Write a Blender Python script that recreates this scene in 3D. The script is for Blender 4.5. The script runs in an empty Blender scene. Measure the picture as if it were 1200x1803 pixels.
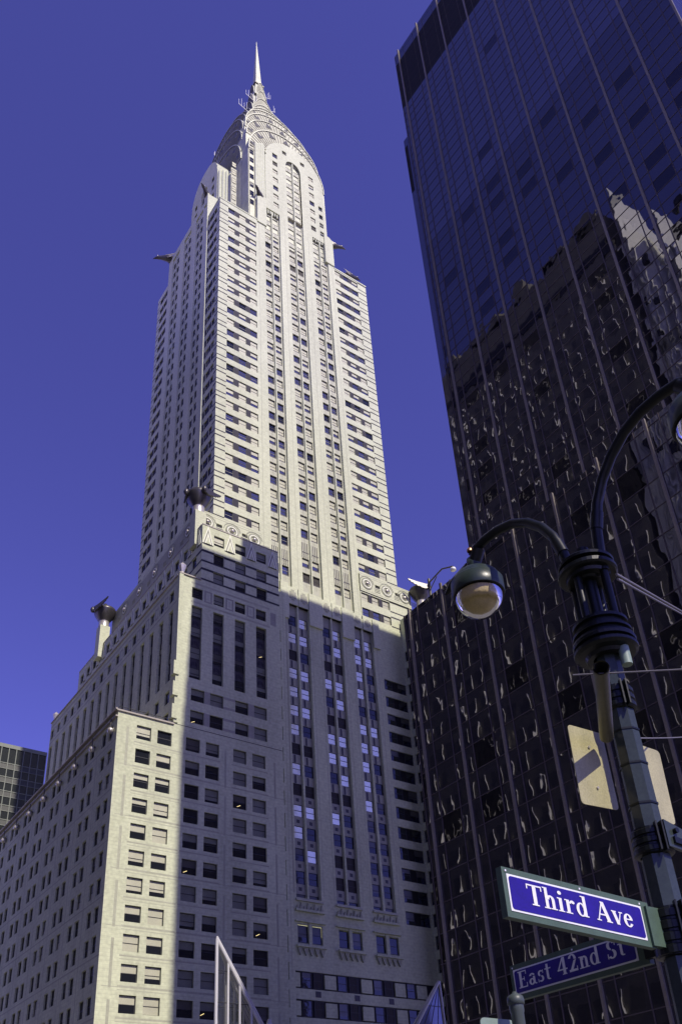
import bpy, math, random
from bisect import bisect_left
from mathutils import Vector, Matrix
random.seed(7)
R = math.radians
sc = bpy.context.scene
# ------------------------------------------------------------------ camera, sky, sun, exposure
cam = bpy.data.cameras.new("camera"); cam_o = bpy.data.objects.new("camera", cam); sc.collection.objects.link(cam_o)
yaw, pit, rol = 0.64240361, 0.53457084, -0.06316242
fw = Vector((math.sin(yaw)*math.cos(pit), math.cos(yaw)*math.cos(pit), math.sin(pit)))
rt = Vector((math.cos(yaw), -math.sin(yaw), 0)); up = rt.cross(fw)
r2 = rt*math.cos(rol)+up*math.sin(rol); u2 = -rt*math.sin(rol)+up*math.cos(rol)
M = Matrix((r2, u2, -fw)).transposed().to_4x4(); M.translation = Vector((0, 0, 1.7))
cam_o.matrix_world = M
cam.sensor_fit = 'VERTICAL'; cam.sensor_height = 24; cam.sensor_width = 24
cam.lens = 1615.92/1803*24; cam.shift_y = 307.71/1803
cam.clip_start = .1; cam.clip_end = 6000
sc.camera = cam_o
SUN = Vector((.04, -1, .98)).normalized()
w = bpy.data.worlds.new("World"); sc.world = w; w.use_nodes = True
nt = w.node_tree; bg = nt.nodes['Background']
sky = nt.nodes.new('ShaderNodeTexSky'); sky.sky_type = 'NISHITA'; sky.sun_disc = False
sky.sun_elevation = math.asin(SUN.z); sky.sun_rotation = math.atan2(SUN.x, SUN.y)
sky.altitude = 3500; sky.air_density = .75; sky.dust_density = .3; sky.ozone_density = 4.0
mx = nt.nodes.new('ShaderNodeMix'); mx.data_type = 'RGBA'; mx.blend_type = 'MULTIPLY'; mx.inputs[0].default_value = 1
mx.inputs[7].default_value = (1.44, .86, 1.80, 1)
nt.links.new(sky.outputs[0], mx.inputs[6]); nt.links.new(mx.outputs[2], bg.inputs[0]); bg.inputs[1].default_value = .15
sl = bpy.data.lights.new("sun", 'SUN'); sl.energy = 4.9; sl.angle = R(.5); sl.color = (1, .905, .80)
so = bpy.data.objects.new("sun", sl); sc.collection.objects.link(so)
so.rotation_euler = SUN.to_track_quat('Z', 'Y').to_euler()
sc.view_settings.view_transform = 'Standard'; sc.view_settings.look = 'None'
sc.view_settings.exposure = 0; sc.view_settings.gamma = 1

# ------------------------------------------------------------------ materials
MT = {}
def mat(name, col, rough=.8, metal=0., ior=1.5, noise=0., nscale=1., stretch=(1, 1, 1), bump=0., bscale=4., bstretch=(1, 1, 1), spec=.5, coat=0., trans=0., alpha=1., lines=None):
    m = bpy.data.materials.new(name); m.use_nodes = True; n = m.node_tree; p = n.nodes['Principled BSDF']
    p.inputs['Base Color'].default_value = (*col, 1); p.inputs['Roughness'].default_value = rough
    p.inputs['Metallic'].default_value = metal; p.inputs['IOR'].default_value = ior
    p.inputs['Specular IOR Level'].default_value = spec
    p.inputs['Coat Weight'].default_value = coat; p.inputs['Transmission Weight'].default_value = trans
    p.inputs['Alpha'].default_value = alpha
    tc = n.nodes.new('ShaderNodeTexCoord')
    def noise_node(scale, st, detail=4):
        mp = n.nodes.new('ShaderNodeMapping'); mp.inputs['Scale'].default_value = st
        n.links.new(tc.outputs['Object'], mp.inputs[0])
        nz = n.nodes.new('ShaderNodeTexNoise'); nz.inputs['Scale'].default_value = scale; nz.inputs['Detail'].default_value = detail
        n.links.new(mp.outputs[0], nz.inputs[0]); return nz
    if noise:
        a = noise_node(nscale, stretch, 6); b = noise_node(nscale*9, (1, 1, 1), 3)
        ad = n.nodes.new('ShaderNodeMath'); ad.operation = 'ADD'; n.links.new(a.outputs[0], ad.inputs[0]); n.links.new(b.outputs[0], ad.inputs[1])
        mr = n.nodes.new('ShaderNodeMapRange'); mr.inputs[1].default_value = .6; mr.inputs[2].default_value = 1.4
        mr.inputs[3].default_value = 1-noise; mr.inputs[4].default_value = 1+noise
        n.links.new(ad.outputs[0], mr.inputs[0])
        val = mr.outputs[0]
        if lines:      # courses of masonry: thin joints, period and darkness
            sp = n.nodes.new('ShaderNodeSeparateXYZ'); n.links.new(tc.outputs['Object'], sp.inputs[0])
            for per, dark, wd in lines:
                q = n.nodes.new('ShaderNodeMath'); q.operation = 'DIVIDE'; q.inputs[1].default_value = per; n.links.new(sp.outputs[2], q.inputs[0])
                fr = n.nodes.new('ShaderNodeMath'); fr.operation = 'FRACT'; n.links.new(q.outputs[0], fr.inputs[0])
                lt = n.nodes.new('ShaderNodeMath'); lt.operation = 'LESS_THAN'; lt.inputs[1].default_value = wd; n.links.new(fr.outputs[0], lt.inputs[0])
                m2 = n.nodes.new('ShaderNodeMath'); m2.operation = 'MULTIPLY_ADD'; m2.inputs[1].default_value = -dark; m2.inputs[2].default_value = 1
                n.links.new(lt.outputs[0], m2.inputs[0])
                mu = n.nodes.new('ShaderNodeMath'); mu.operation = 'MULTIPLY'; n.links.new(val, mu.inputs[0]); n.links.new(m2.outputs[0], mu.inputs[1]); val = mu.outputs[0]
        vm = n.nodes.new('ShaderNodeVectorMath'); vm.operation = 'SCALE'; vm.inputs[0].default_value = col
        n.links.new(val, vm.inputs['Scale']); n.links.new(vm.outputs[0], p.inputs['Base Color'])
    if bump:
        nz = noise_node(bscale, bstretch, 1.5)
        bp = n.nodes.new('ShaderNodeBump'); bp.inputs['Distance'].default_value = bump; bp.inputs['Strength'].default_value = 1
        n.links.new(nz.outputs[0], bp.inputs['Height']); n.links.new(bp.outputs[0], p.inputs['Normal'])
    MT[name] = m; return m
mat('white_brick', (.535, .56, .395), .85, noise=.20, nscale=.22, stretch=(1, 1, .16), lines=[(.46, .10, .12)])
mat('base_brick', (.52, .55, .375), .85, noise=.24, nscale=.25, stretch=(1, 1, .22), lines=[(.46, .12, .12)])
mat('band_brick', (.37, .38, .28), .85, noise=.18, nscale=.4, stretch=(1, 1, .5))
mat('dark_brick', (.02, .018, .032), .8, noise=.2, nscale=.3)
mat('black_brick', (.025, .025, .03), .7, noise=.2, nscale=.3)
mat('spandrel_pale', (.43, .44, .33), .6, noise=.12, nscale=.8)
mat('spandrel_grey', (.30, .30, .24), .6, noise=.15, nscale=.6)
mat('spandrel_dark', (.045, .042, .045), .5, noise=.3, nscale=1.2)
mat('window_frame', (.03, .032, .035), .5)
mat('sash_light', (.30, .30, .27), .5)
mat('window_glass', (.012, .014, .02), .04, ior=1.6, bump=.006, bscale=1.2)
mat('sky_glass', (.04, .042, .075), .06, ior=2.6, bump=.004, bscale=1.0)
mat('bright_glass', (1, 1, .66), .12, metal=.55, ior=2.2, noise=.12, nscale=.7, bump=.012, bscale=.8)  # near-white base colour stands for a bright reflection in the panes
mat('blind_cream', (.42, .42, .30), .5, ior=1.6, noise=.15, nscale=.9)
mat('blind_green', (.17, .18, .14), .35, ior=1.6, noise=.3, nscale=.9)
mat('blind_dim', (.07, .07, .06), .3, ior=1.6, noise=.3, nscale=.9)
mat('roofing', (.46, .44, .36), .9, noise=.2)
mat('coping', (.34, .31, .27), .6, noise=.2, nscale=1)
mat('crown_steel', (.41, .425, .33), .5, metal=.25, noise=.28, nscale=.35)
mat('crown_rib', (.19, .19, .155), .5, metal=.4, noise=.1, nscale=.6)
mat('ornament_steel', (.085, .08, .078), .35, metal=.5, noise=.3, nscale=1.5)
mat('ornament_bright', (.55, .52, .46), .35, metal=.5, noise=.2, nscale=1.5)
mat('louver', (.022, .018, .016), .7)
mat('tint_glass', (.006, .006, .009), .012, ior=2.15, bump=.0095, bscale=.6, bstretch=(1, 1, .6))
mat('tint_glass_flat', (.006, .006, .009), .03, ior=2.75, bump=.010, bscale=.35)
mat('tint_glass_dark', (.004, .004, .004), .02, ior=1.55, bump=.013, bscale=.7)
mat('bronze_mullion', (.23, .205, .16), .42, metal=.3, noise=.2, nscale=.6)
mat('bar_metal', (.075, .06, .055), .5, noise=.2)
mat('mullion_cap', (.42, .36, .28), .5, metal=.2)
mat('matte_black', (.006, .006, .007), .9)
mat('far_mullion', (.17, .19, .15), .6, noise=.15)
mat('far_glass', (.018, .022, .018), .15, ior=1.7, bump=.02, bscale=.5)
mat('far_panel', (.05, .055, .045), .5, noise=.3, nscale=.7)
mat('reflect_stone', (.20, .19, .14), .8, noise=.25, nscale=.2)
mat('chevron_light', (.74, .76, .60), .7)
mat('chevron_dark', (.27, .28, .21), .7)
mat('reflect_pane', (.125, .12, .09), .7, noise=.2, nscale=.5)
mat('reflect_fin', (.93, .92, .88), .5)
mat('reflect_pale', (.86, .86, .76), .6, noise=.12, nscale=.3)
mat('lamp_paint', (.006, .008, .007), .36, spec=.3, noise=.25, nscale=6, bump=.0008, bscale=30)
mat('lamp_paint_green', (.022, .034, .026), .36, noise=.2, nscale=12, spec=.4, bump=.0008, bscale=40)
mat('pole_paint', (.034, .044, .038), .2, metal=0, noise=.25, nscale=5, bump=.0006, bscale=22, spec=.35)
mat('tube_paint', (.085, .08, .05), .45, noise=.2, nscale=4)
mat('lens_beige', (.56, .50, .31), .35, noise=.25, nscale=9, bump=.01, bscale=14)
mat('reflector', (.75, .70, .5), .25, metal=.6, bump=.01, bscale=10)
mat('brass', (.55, .30, .14), .35, metal=.9)
mat('sign_blue', (.012, .0015, .19), .4, noise=.26, nscale=9)
mat('sign_green', (.055, .095, .062), .55, noise=.22, nscale=9)
mat('sign_white', (.74, .75, .72), .5, noise=.10, nscale=14)
mat('sign_back', (.40, .375, .19), .42, metal=.15, noise=.30, nscale=7, stretch=(1, 1, .35), bump=.0015, bscale=40)
mat('post_paint', (.05, .065, .055), .45)
mat('sign_grey_green', (.20, .27, .215), .5, noise=.1, nscale=4)
mat('steel_wire', (.22, .21, .20), .4, metal=.4)
mat('asphalt', (.05, .05, .052), .9, noise=.2, nscale=.6)
mat('pavement', (.15, .145, .135), .9, noise=.15, nscale=.8)
mat('ground', (.33, .32, .235), .95, noise=.2, nscale=.1)
mat('white_paint', (.78, .78, .76), .7)
mat('pyramid_glass', (.10, .13, .34), .06, ior=2.3, bump=.003, bscale=.6)
mat('pyramid_glass_dark', (.05, .055, .065), .06, ior=1.7, bump=.01, bscale=.6, alpha=.35)
mat('pyramid_frame', (.62, .62, .60), .35, metal=.2)
g = bpy.data.materials.new('lamp_glass'); g.use_nodes = True; n = g.node_tree; n.nodes.clear()
o_ = n.nodes.new('ShaderNodeOutputMaterial'); t_ = n.nodes.new('ShaderNodeBsdfTransparent'); t_.inputs[0].default_value = (.86, .82, .68, 1)
gl = n.nodes.new('ShaderNodeBsdfGlossy'); gl.inputs[1].default_value = .03
fz = n.nodes.new('ShaderNodeFresnel'); fz.inputs[0].default_value = 1.28; mm = n.nodes.new('ShaderNodeMixShader')
n.links.new(fz.outputs[0], mm.inputs[0]); n.links.new(t_.outputs[0], mm.inputs[1]); n.links.new(gl.outputs[0], mm.inputs[2]); n.links.new(mm.outputs[0], o_.inputs[0])
MT['lamp_glass'] = g
for nm, c, e in (('lit_tube', (1, .78, .30), 1.1), ('lit_bulb', (.9, .9, 1), 1.5)):
    m = mat(nm, c, .5); p = m.node_tree.nodes['Principled BSDF']; p.inputs['Emission Color'].default_value = (*c, 1); p.inputs['Emission Strength'].default_value = e

# ------------------------------------------------------------------ mesh helpers
def wloc(o):
    v = Vector((0, 0, 0))
    while o: v += o.location; o = o.parent
    return v
def tag(o, label=None, cat=None, group=None, kind=None):
    if label: o['label'] = label
    if cat: o['category'] = cat
    if group: o['group'] = group
    if kind: o['kind'] = kind
    return o
def empty(name, loc, label, cat, group=None):
    o = bpy.data.objects.new(name, None); o.empty_display_size = .5; o.location = loc
    sc.collection.objects.link(o); return tag(o, label, cat, group)
class MB:
    def __init__(s): s.v = []; s.f = []; s.m = []; s.names = []; s.smooth = []
    def mi(s, m):
        if m not in s.names: s.names.append(m)
        return s.names.index(m)
    def poly(s, pts, m, flip=False, sm=False):
        i = len(s.v); s.v += [tuple(p) for p in pts]; r = list(range(i, i+len(pts)))
        s.f.append(r[::-1] if flip else r); s.m.append(s.mi(m)); s.smooth.append(sm)
    def box(s, x0, x1, y0, y1, z0, z1, m, bottom=True, top=None):
        p = [(x0, y0, z0), (x1, y0, z0), (x1, y1, z0), (x0, y1, z0), (x0, y0, z1), (x1, y0, z1), (x1, y1, z1), (x0, y1, z1)]
        fs = [(4, 5, 6, 7), (0, 1, 5, 4), (1, 2, 6, 5), (2, 3, 7, 6), (3, 0, 4, 7)]
        if bottom: fs.append((3, 2, 1, 0))
        i = len(s.v); s.v += p
        for k, f in enumerate(fs):
            s.f.append([i+j for j in f]); s.m.append(s.mi(top if (top and k == 0) else m)); s.smooth.append(False)
    def grid(s, rows, m, closed=True, sm=True, flip=False):
        i = len(s.v); nn = len(rows[0])
        for r in rows: s.v += [tuple(p) for p in r]
        for a in range(len(rows)-1):
            for b in range(nn if closed else nn-1):
                c = (b+1) % nn; f = [i+a*nn+b, i+a*nn+c, i+(a+1)*nn+c, i+(a+1)*nn+b]
                s.f.append(f[::-1] if flip else f); s.m.append(s.mi(m)); s.smooth.append(sm)
    def lathe(s, c, prof, m, n=24, sm=True):
        rows = [[(c[0]+r*math.cos(2*math.pi*k/n), c[1]+r*math.sin(2*math.pi*k/n), c[2]+z) for k in range(n)] for r, z in prof]
        s.grid(rows, m, True, sm)
    def tube(s, path, r, m, n=10, caps=True, sm=True, rot=0.):
        P = [Vector(p) for p in path]; rad = r if isinstance(r, (list, tuple)) else [r]*len(P)
        rows = []; ref = None
        for k, p in enumerate(P):
            t = (P[min(k+1, len(P)-1)]-P[max(k-1, 0)]).normalized()
            if ref is None:
                ref = Vector((0, 0, 1)) if abs(t.z) < .9 else Vector((1, 0, 0))
            a = (ref - t*ref.dot(t)).normalized(); b = t.cross(a); ref = a
            rows.append([p+(a*math.cos(2*math.pi*j/n+rot)+b*math.sin(2*math.pi*j/n+rot))*rad[k] for j in range(n)])
        s.grid(rows, m, True, sm, False)
        if caps: s.poly(rows[0], m, True); s.poly(rows[-1], m)
    def build(s, name, parent=None, loc=None, shade=True):
        org = wloc(parent) if parent else Vector(loc or (0, 0, 0))
        me = bpy.data.meshes.new(name)
        me.from_pydata([(a-org.x, b-org.y, c-org.z) for a, b, c in s.v], [], s.f)
        for nm in s.names: me.materials.append(MT[nm])
        me.polygons.foreach_set('material_index', s.m); me.polygons.foreach_set('use_smooth', s.smooth)
        me.update()
        o = bpy.data.objects.new(name, me); sc.collection.objects.link(o)
        if parent: o.parent = parent
        else: o.location = org
        return o

class Face:
    """a wall plane: 'E' faces -Y (u = X), 'S' faces -X (u = Y), 'N' faces +X, 'W' faces +Y"""
    def __init__(s, k, c): s.k = k; s.c = c
    def p(s, u, z, d=0.):
        k = s.k
        if k == 'E': return (u, s.c+d, z)
        if k == 'S': return (s.c+d, u, z)
        if k == 'N': return (s.c-d, u, z)
        return (u, s.c-d, z)
    @property
    def flip(s): return s.k in ('S', 'W')
    def quad(s, mb, u0, u1, z0, z1, d, m): mb.poly([s.p(u0, z0, d), s.p(u1, z0, d), s.p(u1, z1, d), s.p(u0, z1, d)], m, s.flip)
    def pts(s, mb, pts, d, m): mb.poly([s.p(u, z, d) for u, z in pts], m, s.flip)
    def box(s, mb, u0, u1, z0, z1, d0, d1, m):      # d0 is the outer face
        a = s.p(u0, z0, d0); b = s.p(u1, z1, d1)
        mb.box(min(a[0], b[0]), max(a[0], b[0]), min(a[1], b[1]), max(a[1], b[1]), z0, z1, m)
    def prism(s, mb, pts, d0, d1, m, side=None):
        s.pts(mb, pts, d0, m)
        for i in range(len(pts)):
            a, b = pts[i], pts[(i+1) % len(pts)]
            mb.poly([s.p(*b, d0), s.p(*a, d0), s.p(*a, d1), s.p(*b, d1)], side or m, s.flip)
def hole(u0, u1, z0, z1, d=.3, back=None, reveal=None, arch=None): return dict(u0=u0, u1=u1, z0=z0, z1=z1, d=d, back=back, reveal=reveal, arch=arch)
def patch(u0, u1, z0, z1, m): return dict(u0=u0, u1=u1, z0=z0, z1=z1, d=0, back=m, reveal=None, arch=None)
def facade(mb, F, u0, u1, z0, z1, H, m, top=None, d=0.):
    eps = 1e-4
    H = [dict(h, u0=max(h['u0'], u0), u1=min(h['u1'], u1), z0=max(h['z0'], z0), z1=min(h['z1'], z1)) for h in H]
    H = [h for h in H if h['u1']-h['u0'] > .01 and h['z1']-h['z0'] > .01]
    us = {round(u0, 3), round(u1, 3)}; zs = {round(z0, 3), round(z1, 3)}
    for h in H:
        us |= {round(h['u0'], 3), round(h['u1'], 3)}; zs |= {round(h['z0'], 3), round(h['z1'], 3)}
        if h['arch']: us |= {round(h['u0']+(h['u1']-h['u0'])*k/12, 3) for k in range(13)}
    if top: us |= {round(u0+(u1-u0)*k/40, 3) for k in range(41)}
    us = sorted(us); zs = sorted(zs)
    g = [[None]*(len(us)-1) for _ in range(len(zs)-1)]
    for h in H:
        a0 = bisect_left(us, h['u0']-.0006); a1 = bisect_left(us, h['u1']-.0006); b0 = bisect_left(zs, h['z0']-.0006); b1 = bisect_left(zs, h['z1']-.0006)
        for b in range(b0, b1):
            for a in range(a0, a1): g[b][a] = h
        if h['d']:
            rv = h['reveal'] or m; dd = h['d']; f = F.flip
            q = lambda A, B: mb.poly([F.p(*A, d), F.p(*B, d), F.p(*B, d+dd), F.p(*A, d+dd)], rv, f)
            zt = (lambda u: h['arch'](u)) if h['arch'] else (lambda u: h['z1'])
            q((h['u0'], h['z0']), (h['u1'], h['z0'])) if False else q((h['u1'], h['z0']), (h['u0'], h['z0']))
            q((h['u0'], h['z0']), (h['u0'], zt(h['u0']))); q((h['u1'], zt(h['u1'])), (h['u1'], h['z0']))
            ks = [h['u0']+(h['u1']-h['u0'])*k/12 for k in range(13)] if h['arch'] else [h['u0'], h['u1']]
            for k in range(len(ks)-1): q((ks[k], zt(ks[k])), (ks[k+1], zt(ks[k+1])))
            if h['back']: F.quad(mb, h['u0'], h['u1'], h['z0'], h['z1'], d+dd, h['back'])
    for b in range(len(zs)-1):
        a = 0
        while a < len(us)-1:
            h = g[b][a]; A, B, C_, D_ = us[a], us[a+1], zs[b], zs[b+1]
            if h is not None and h['d']:
                if h['arch']:
                    la, lb = max(C_, h['arch'](A)), max(C_, h['arch'](B)); t0 = min(D_, top(A)) if top else D_; t1 = min(D_, top(B)) if top else D_
                    if t0-la > eps or t1-lb > eps: F.pts(mb, [(A, la), (B, lb), (B, max(lb, t1)), (A, max(la, t0))], d, m)
                a += 1; continue
            mm_ = h['back'] if h is not None else m
            if top:
                t0, t1 = min(D_, top(A)), min(D_, top(B))
                if t0 > C_+eps or t1 > C_+eps: F.pts(mb, [(A, C_), (B, C_), (B, max(C_, t1)), (A, max(C_, t0))], d, mm_)
                a += 1; continue
            e = a+1
            while e < len(us)-1 and g[b][e] is h and not (h is not None and h['d']): e += 1
            F.quad(mb, A, us[e], C_, D_, d, mm_); a = e
# ------------------------------------------------------------------ windows
def sash(fr, pn, F, u0, u1, z0, z1, d, style):
    t = .07; f1 = 'window_frame'
    for a, b, c, e in ((u0, u0+t, z0, z1), (u1-t, u1, z0, z1), (u0+t, u1-t, z0, z0+t), (u0+t, u1-t, z1-t, z1)): F.box(fr, a, b, c, e, d-.06, d, f1)
    zm = (z0+z1)/2
    F.box(fr, u0+t, u1-t, zm-.035, zm+.035, d-.05, d, 'sash_light' if style[0] == 'T' and random.random() < .3 else f1)
    r = random.random()
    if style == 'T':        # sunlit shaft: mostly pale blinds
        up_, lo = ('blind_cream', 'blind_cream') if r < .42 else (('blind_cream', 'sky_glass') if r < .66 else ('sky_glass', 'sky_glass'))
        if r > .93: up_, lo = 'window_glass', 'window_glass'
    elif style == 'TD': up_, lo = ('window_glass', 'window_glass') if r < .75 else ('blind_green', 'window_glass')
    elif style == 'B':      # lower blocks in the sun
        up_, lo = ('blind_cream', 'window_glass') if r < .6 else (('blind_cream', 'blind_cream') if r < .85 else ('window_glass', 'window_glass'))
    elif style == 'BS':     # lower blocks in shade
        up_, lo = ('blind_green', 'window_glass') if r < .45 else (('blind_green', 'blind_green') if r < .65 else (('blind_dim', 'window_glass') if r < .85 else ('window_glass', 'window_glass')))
    elif style == 'C':      # court bays: a bright reflection is put into the pale pane colour
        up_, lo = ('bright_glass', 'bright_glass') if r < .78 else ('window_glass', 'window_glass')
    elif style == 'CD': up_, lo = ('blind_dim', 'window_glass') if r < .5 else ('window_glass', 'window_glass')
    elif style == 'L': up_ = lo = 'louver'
    elif style == 'SW':     # shaded south walls; the cream lower panes stand for lit reflections
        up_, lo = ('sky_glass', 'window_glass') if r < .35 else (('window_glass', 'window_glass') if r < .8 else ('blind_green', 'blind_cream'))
    else: up_, lo = 'window_glass', 'window_glass'
    zs = zm + (random.choice((-.35, 0, 0, .3, -.55, .1)) if up_ != lo and 'sky' not in lo else 0)*(z1-z0)/2
    F.quad(pn, u0+t, u1-t, zs, z1-t, d-.01, up_); F.quad(pn, u0+t, u1-t, z0+t, zs, d-.01, lo)
    if style == 'BS' and lo == 'window_glass' and random.random() < .10:
        a = u0+random.uniform(.15, .8); b = z0+random.uniform(.15, .5); F.pts(pn, [(a, b), (a+.06, b-.05), (a+.6, b+.22), (a+.5, b+.26)], d-.02, 'lit_tube')
def make_windows(W, root, n=96):
    W = sorted(W, key=lambda q: -((q[2]-q[1])*(q[4]-q[3])/((q[0].p(q[1], q[3])[0]**2+q[0].p(q[1], q[3])[1]**2+q[3]**2))*(1 if q[3] > 24 else .05)))
    for q in W[:n]:
        a, b = MB(), MB(); sash(a, b, *q); o = a.build('window', root); b.build('pane', o)
    if len(W) > n:
        a, b = MB(), MB()
        for q in W[n:]: sash(a, a, *q)
        tag(a.build('window', root), kind='stuff', label='rows of smaller sash windows higher and farther along')

# ------------------------------------------------------------------ ground
m = MB(); m.box(-1500, 1500, -1500, 1500, -1, 0, 'ground'); tag(m.build('ground'), kind='structure')
m = MB(); m.poly([(-14, -1500, .004), (12, -1500, .004), (12, 1500, .004), (-14, 1500, .004)], 'asphalt'); tag(m.build('cross_street'), kind='structure')
m = MB(); m.poly([(-1500, -40, .008), (1500, -40, .008), (1500, -12, .008), (-1500, -12, .008)], 'asphalt'); tag(m.build('avenue'), kind='structure')
m = MB(); m.box(3.5, 45, -11, 155, .0, .14, 'pavement'); tag(m.build('pavement'), kind='structure')
m = MB(); m.box(-10.5, -5.5, -11, 155, .0, .14, 'pavement'); tag(m.build('far_pavement'), kind='structure')

# ================================================================== THE OLD SKYSCRAPER
sky_t = empty('skyscraper', (74.5, 121.5, 0), 'very tall white brick art deco skyscraper with stepped steel crown and needle spire', 'skyscraper')
W = []
FL = 3.44
fz_ = lambda k: 60.25+FL*k          # window-head heights of the base storeys
YB, X1, X2, X3 = 100.5, 38.8, 46.73, 50.15
E_ = Face('E', YB)
# ---- lowest block (south wing), sunlit strip of windows
mb = MB(); H = []
rows = [fz_(-k) for k in range(0, 17)]
b1c = [(41.5, 43.55), (44.45, 46.5)]
for zt in rows:
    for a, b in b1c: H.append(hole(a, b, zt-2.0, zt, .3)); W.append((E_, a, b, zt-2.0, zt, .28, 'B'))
    H.append(patch(41.2, 48.5, zt-2.62, zt-2.42, 'band_brick')); H.append(patch(41.2, 48.5, zt-2.95, zt-2.87, 'band_brick'))
for k in range(0, 16, 2): H.append(patch(40.1, 40.45, rows[k]-6.2, rows[k]-.6, 'band_brick'))
for k in range(2, 16, 2): H.append(patch(39.3, 48.5, rows[k]+.78, rows[k]+.86, 'band_brick'))
facade(mb, E_, X1, 48.0, 0, 61.6, H, 'base_brick')
S1 = Face('S', X1); H = []; v = YB+1.3; k = 0
while v < 168:
    for j, zt in enumerate(rows):
        for a in (v, v+2.3):
            H.append(hole(a, a+1.45, zt-2.1, zt-.1, .3)); W.append((S1, a, a+1.45, zt-2.1, zt-.1, .28, 'SW'))
    H.append(patch(v+5.0, v+5.15, 5, 58.5, 'band_brick')); v += 6.2
for zt in rows[::2]: H.append(patch(YB, 170, zt-2.75, zt-2.6, 'band_brick')); 
facade(mb, S1, YB, 170, 0, 61.6, [h for h in H], 'base_brick')
Face('W', 170).quad(mb, X1, X2+10, 0, 61.6, 0, 'base_brick')
mb.poly([(X1, YB, 61.3), (X2, YB, 61.3), (X2, 170, 61.3), (X1, 170, 61.3)], 'roofing')
mb.build('lower_wall', sky_t)
mb = MB()
mb.tube([(X1-.35, YB-.35, 61.75), (X1-.35, 170, 61.75)], .14, 'coping', 6)
mb.box(X1-.22, X2, YB-.22, YB+.25, 61.6, 61.82, 'coping'); mb.box(X1-.22, X1+.3, YB+.25, 170, 61.6, 61.82, 'coping')
mb.box(X1-.3, X1-.0, YB, 170, 60.8, 61.0, 'coping')
mb.tube([(X1+.2, YB+.3, 62.5), (X2, YB+.3, 62.5)], .05, 'window_frame', 6)
for x in (X1+.2, 41.5, 44.2, 46.6): mb.tube([(x, YB+.3, 61.8), (x, YB+.3, 62.5)], .05, 'window_frame', 6)
mb.build('roof_edge', sky_t)
for i in range(8):
    mb = MB(); c = (X1-.45, 101.6+6.2*i, 59.1)
    mb.lathe(c, [(0, -.42), (.25, -.36), (.42, -.1), (.40, .15), (.22, .36), (0, .4)], 'ornament_bright', 12)
    mb.tube([c, (X1, c[1], 59.5)], .16, 'ornament_steel', 6)
    mb.tube([(c[0], c[1], c[2]+.3), (c[0], c[1], 60.8)], .07, 'ornament_steel', 6)
    mb.build('roof_ornament', sky_t)
# ---- second block
mb = MB(); H = []
b2c = [(48.6, 50.7), (51.6, 53.65), (55.85, 57.95), (58.9, 61.05)]
for zt in rows:
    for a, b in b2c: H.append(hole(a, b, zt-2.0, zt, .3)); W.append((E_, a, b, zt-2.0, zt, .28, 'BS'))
    H.append(patch(48.2, 53.9, zt-2.62, zt-2.42, 'band_brick')); H.append(patch(55.6, 61.4, zt-2.62, zt-2.42, 'band_brick'))
for kk in range(2, 16, 2): H.append(patch(48.0, 64.0, rows[kk]+.78, rows[kk]+.86, 'band_brick'))
for u in (54.5, 62.4):
    for k in range(0, 16, 2): H.append(patch(u, u+.3, rows[k]-6.2, rows[k]-.6, 'band_brick'))
H.append(patch(46.73, 64.0, 61.8, 61.9, 'dark_brick'))
b2u = [(49.1, 51.2), (52.1, 54.2), (56.15, 58.3), (59.25, 61.4)]
for zt in (68.15, 64.65):
    for a, b in b2u: H.append(hole(a, b, zt-2.0, zt, .3)); W.append((E_, a, b, zt-2.0, zt, .28, 'BS'))
    H.append(patch(51.2, 52.1, zt-2.0, zt, 'spandrel_grey')); H.append(patch(58.3, 59.25, zt-2.0, zt, 'spandrel_grey'))
    H.append(patch(54.2, 56.15, zt-2.0, zt-1.6, 'spandrel_grey')); H.append(patch(54.2, 56.15, zt-.4, zt, 'spandrel_grey'))
tall = [(48.75, 50.5), (52.35, 54.1), (56.0, 57.8), (59.7, 61.5)]
for a, b in tall:
    H.append(hole(a, b, 69.75, 82.3, .45)); H.append(hole(a, b, 83.7, 85.6, .3)); W.append((E_, a, b, 83.7, 85.6, .28, 'BS'))
for i in range(3):
    a = tall[i][1]+.25; b = tall[i+1][0]-.25
    H.append(patch(a, b, 83.5, 85.7, 'spandrel_grey')); H.append(patch(a+.3, b-.3, 83.8, 85.4, 'base_brick')); H.append(patch(a+.5, b-.5, 84.05, 85.15, 'spandrel_pale'))
for z in (82.75, 86.2): H.append(patch(48.6, 62.2, z, z+.38, 'band_brick'))
H.append(patch(62.3, 63.3, 83.4, 85.8, 'spandrel_grey'))
facade(mb, E_, 48.0, 64.0, 0, 61.6, [h for h in H if h['z1'] < 61.7], 'base_brick')
facade(mb, E_, X2, 64.0, 61.6, 87.3, H, 'base_brick')
sp = Face('E', YB+.45)
for a, b in tall:
    z = 82.3
    for j in range(4):
        F_ = Face('E', YB+.45); W.append((sp, a, b, z-1.95, z, -.02, 'BS'))
        if j < 3:
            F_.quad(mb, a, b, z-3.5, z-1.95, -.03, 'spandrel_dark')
            for q in range(5):      # fan motif cast in the panel
                an = R(30+30*q); cx = (a+b)/2; cz = z-3.3
                F_.box(mb, cx+math.cos(an)*.5-.05, cx+math.cos(an)*.5+.05, cz+math.sin(an)*.55-.25, cz+math.sin(an)*.55+.35, -.07, -.03, 'dark_brick')
        z -= 3.52
S2 = Face('S', X2); H = []; v = 102.45
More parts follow.
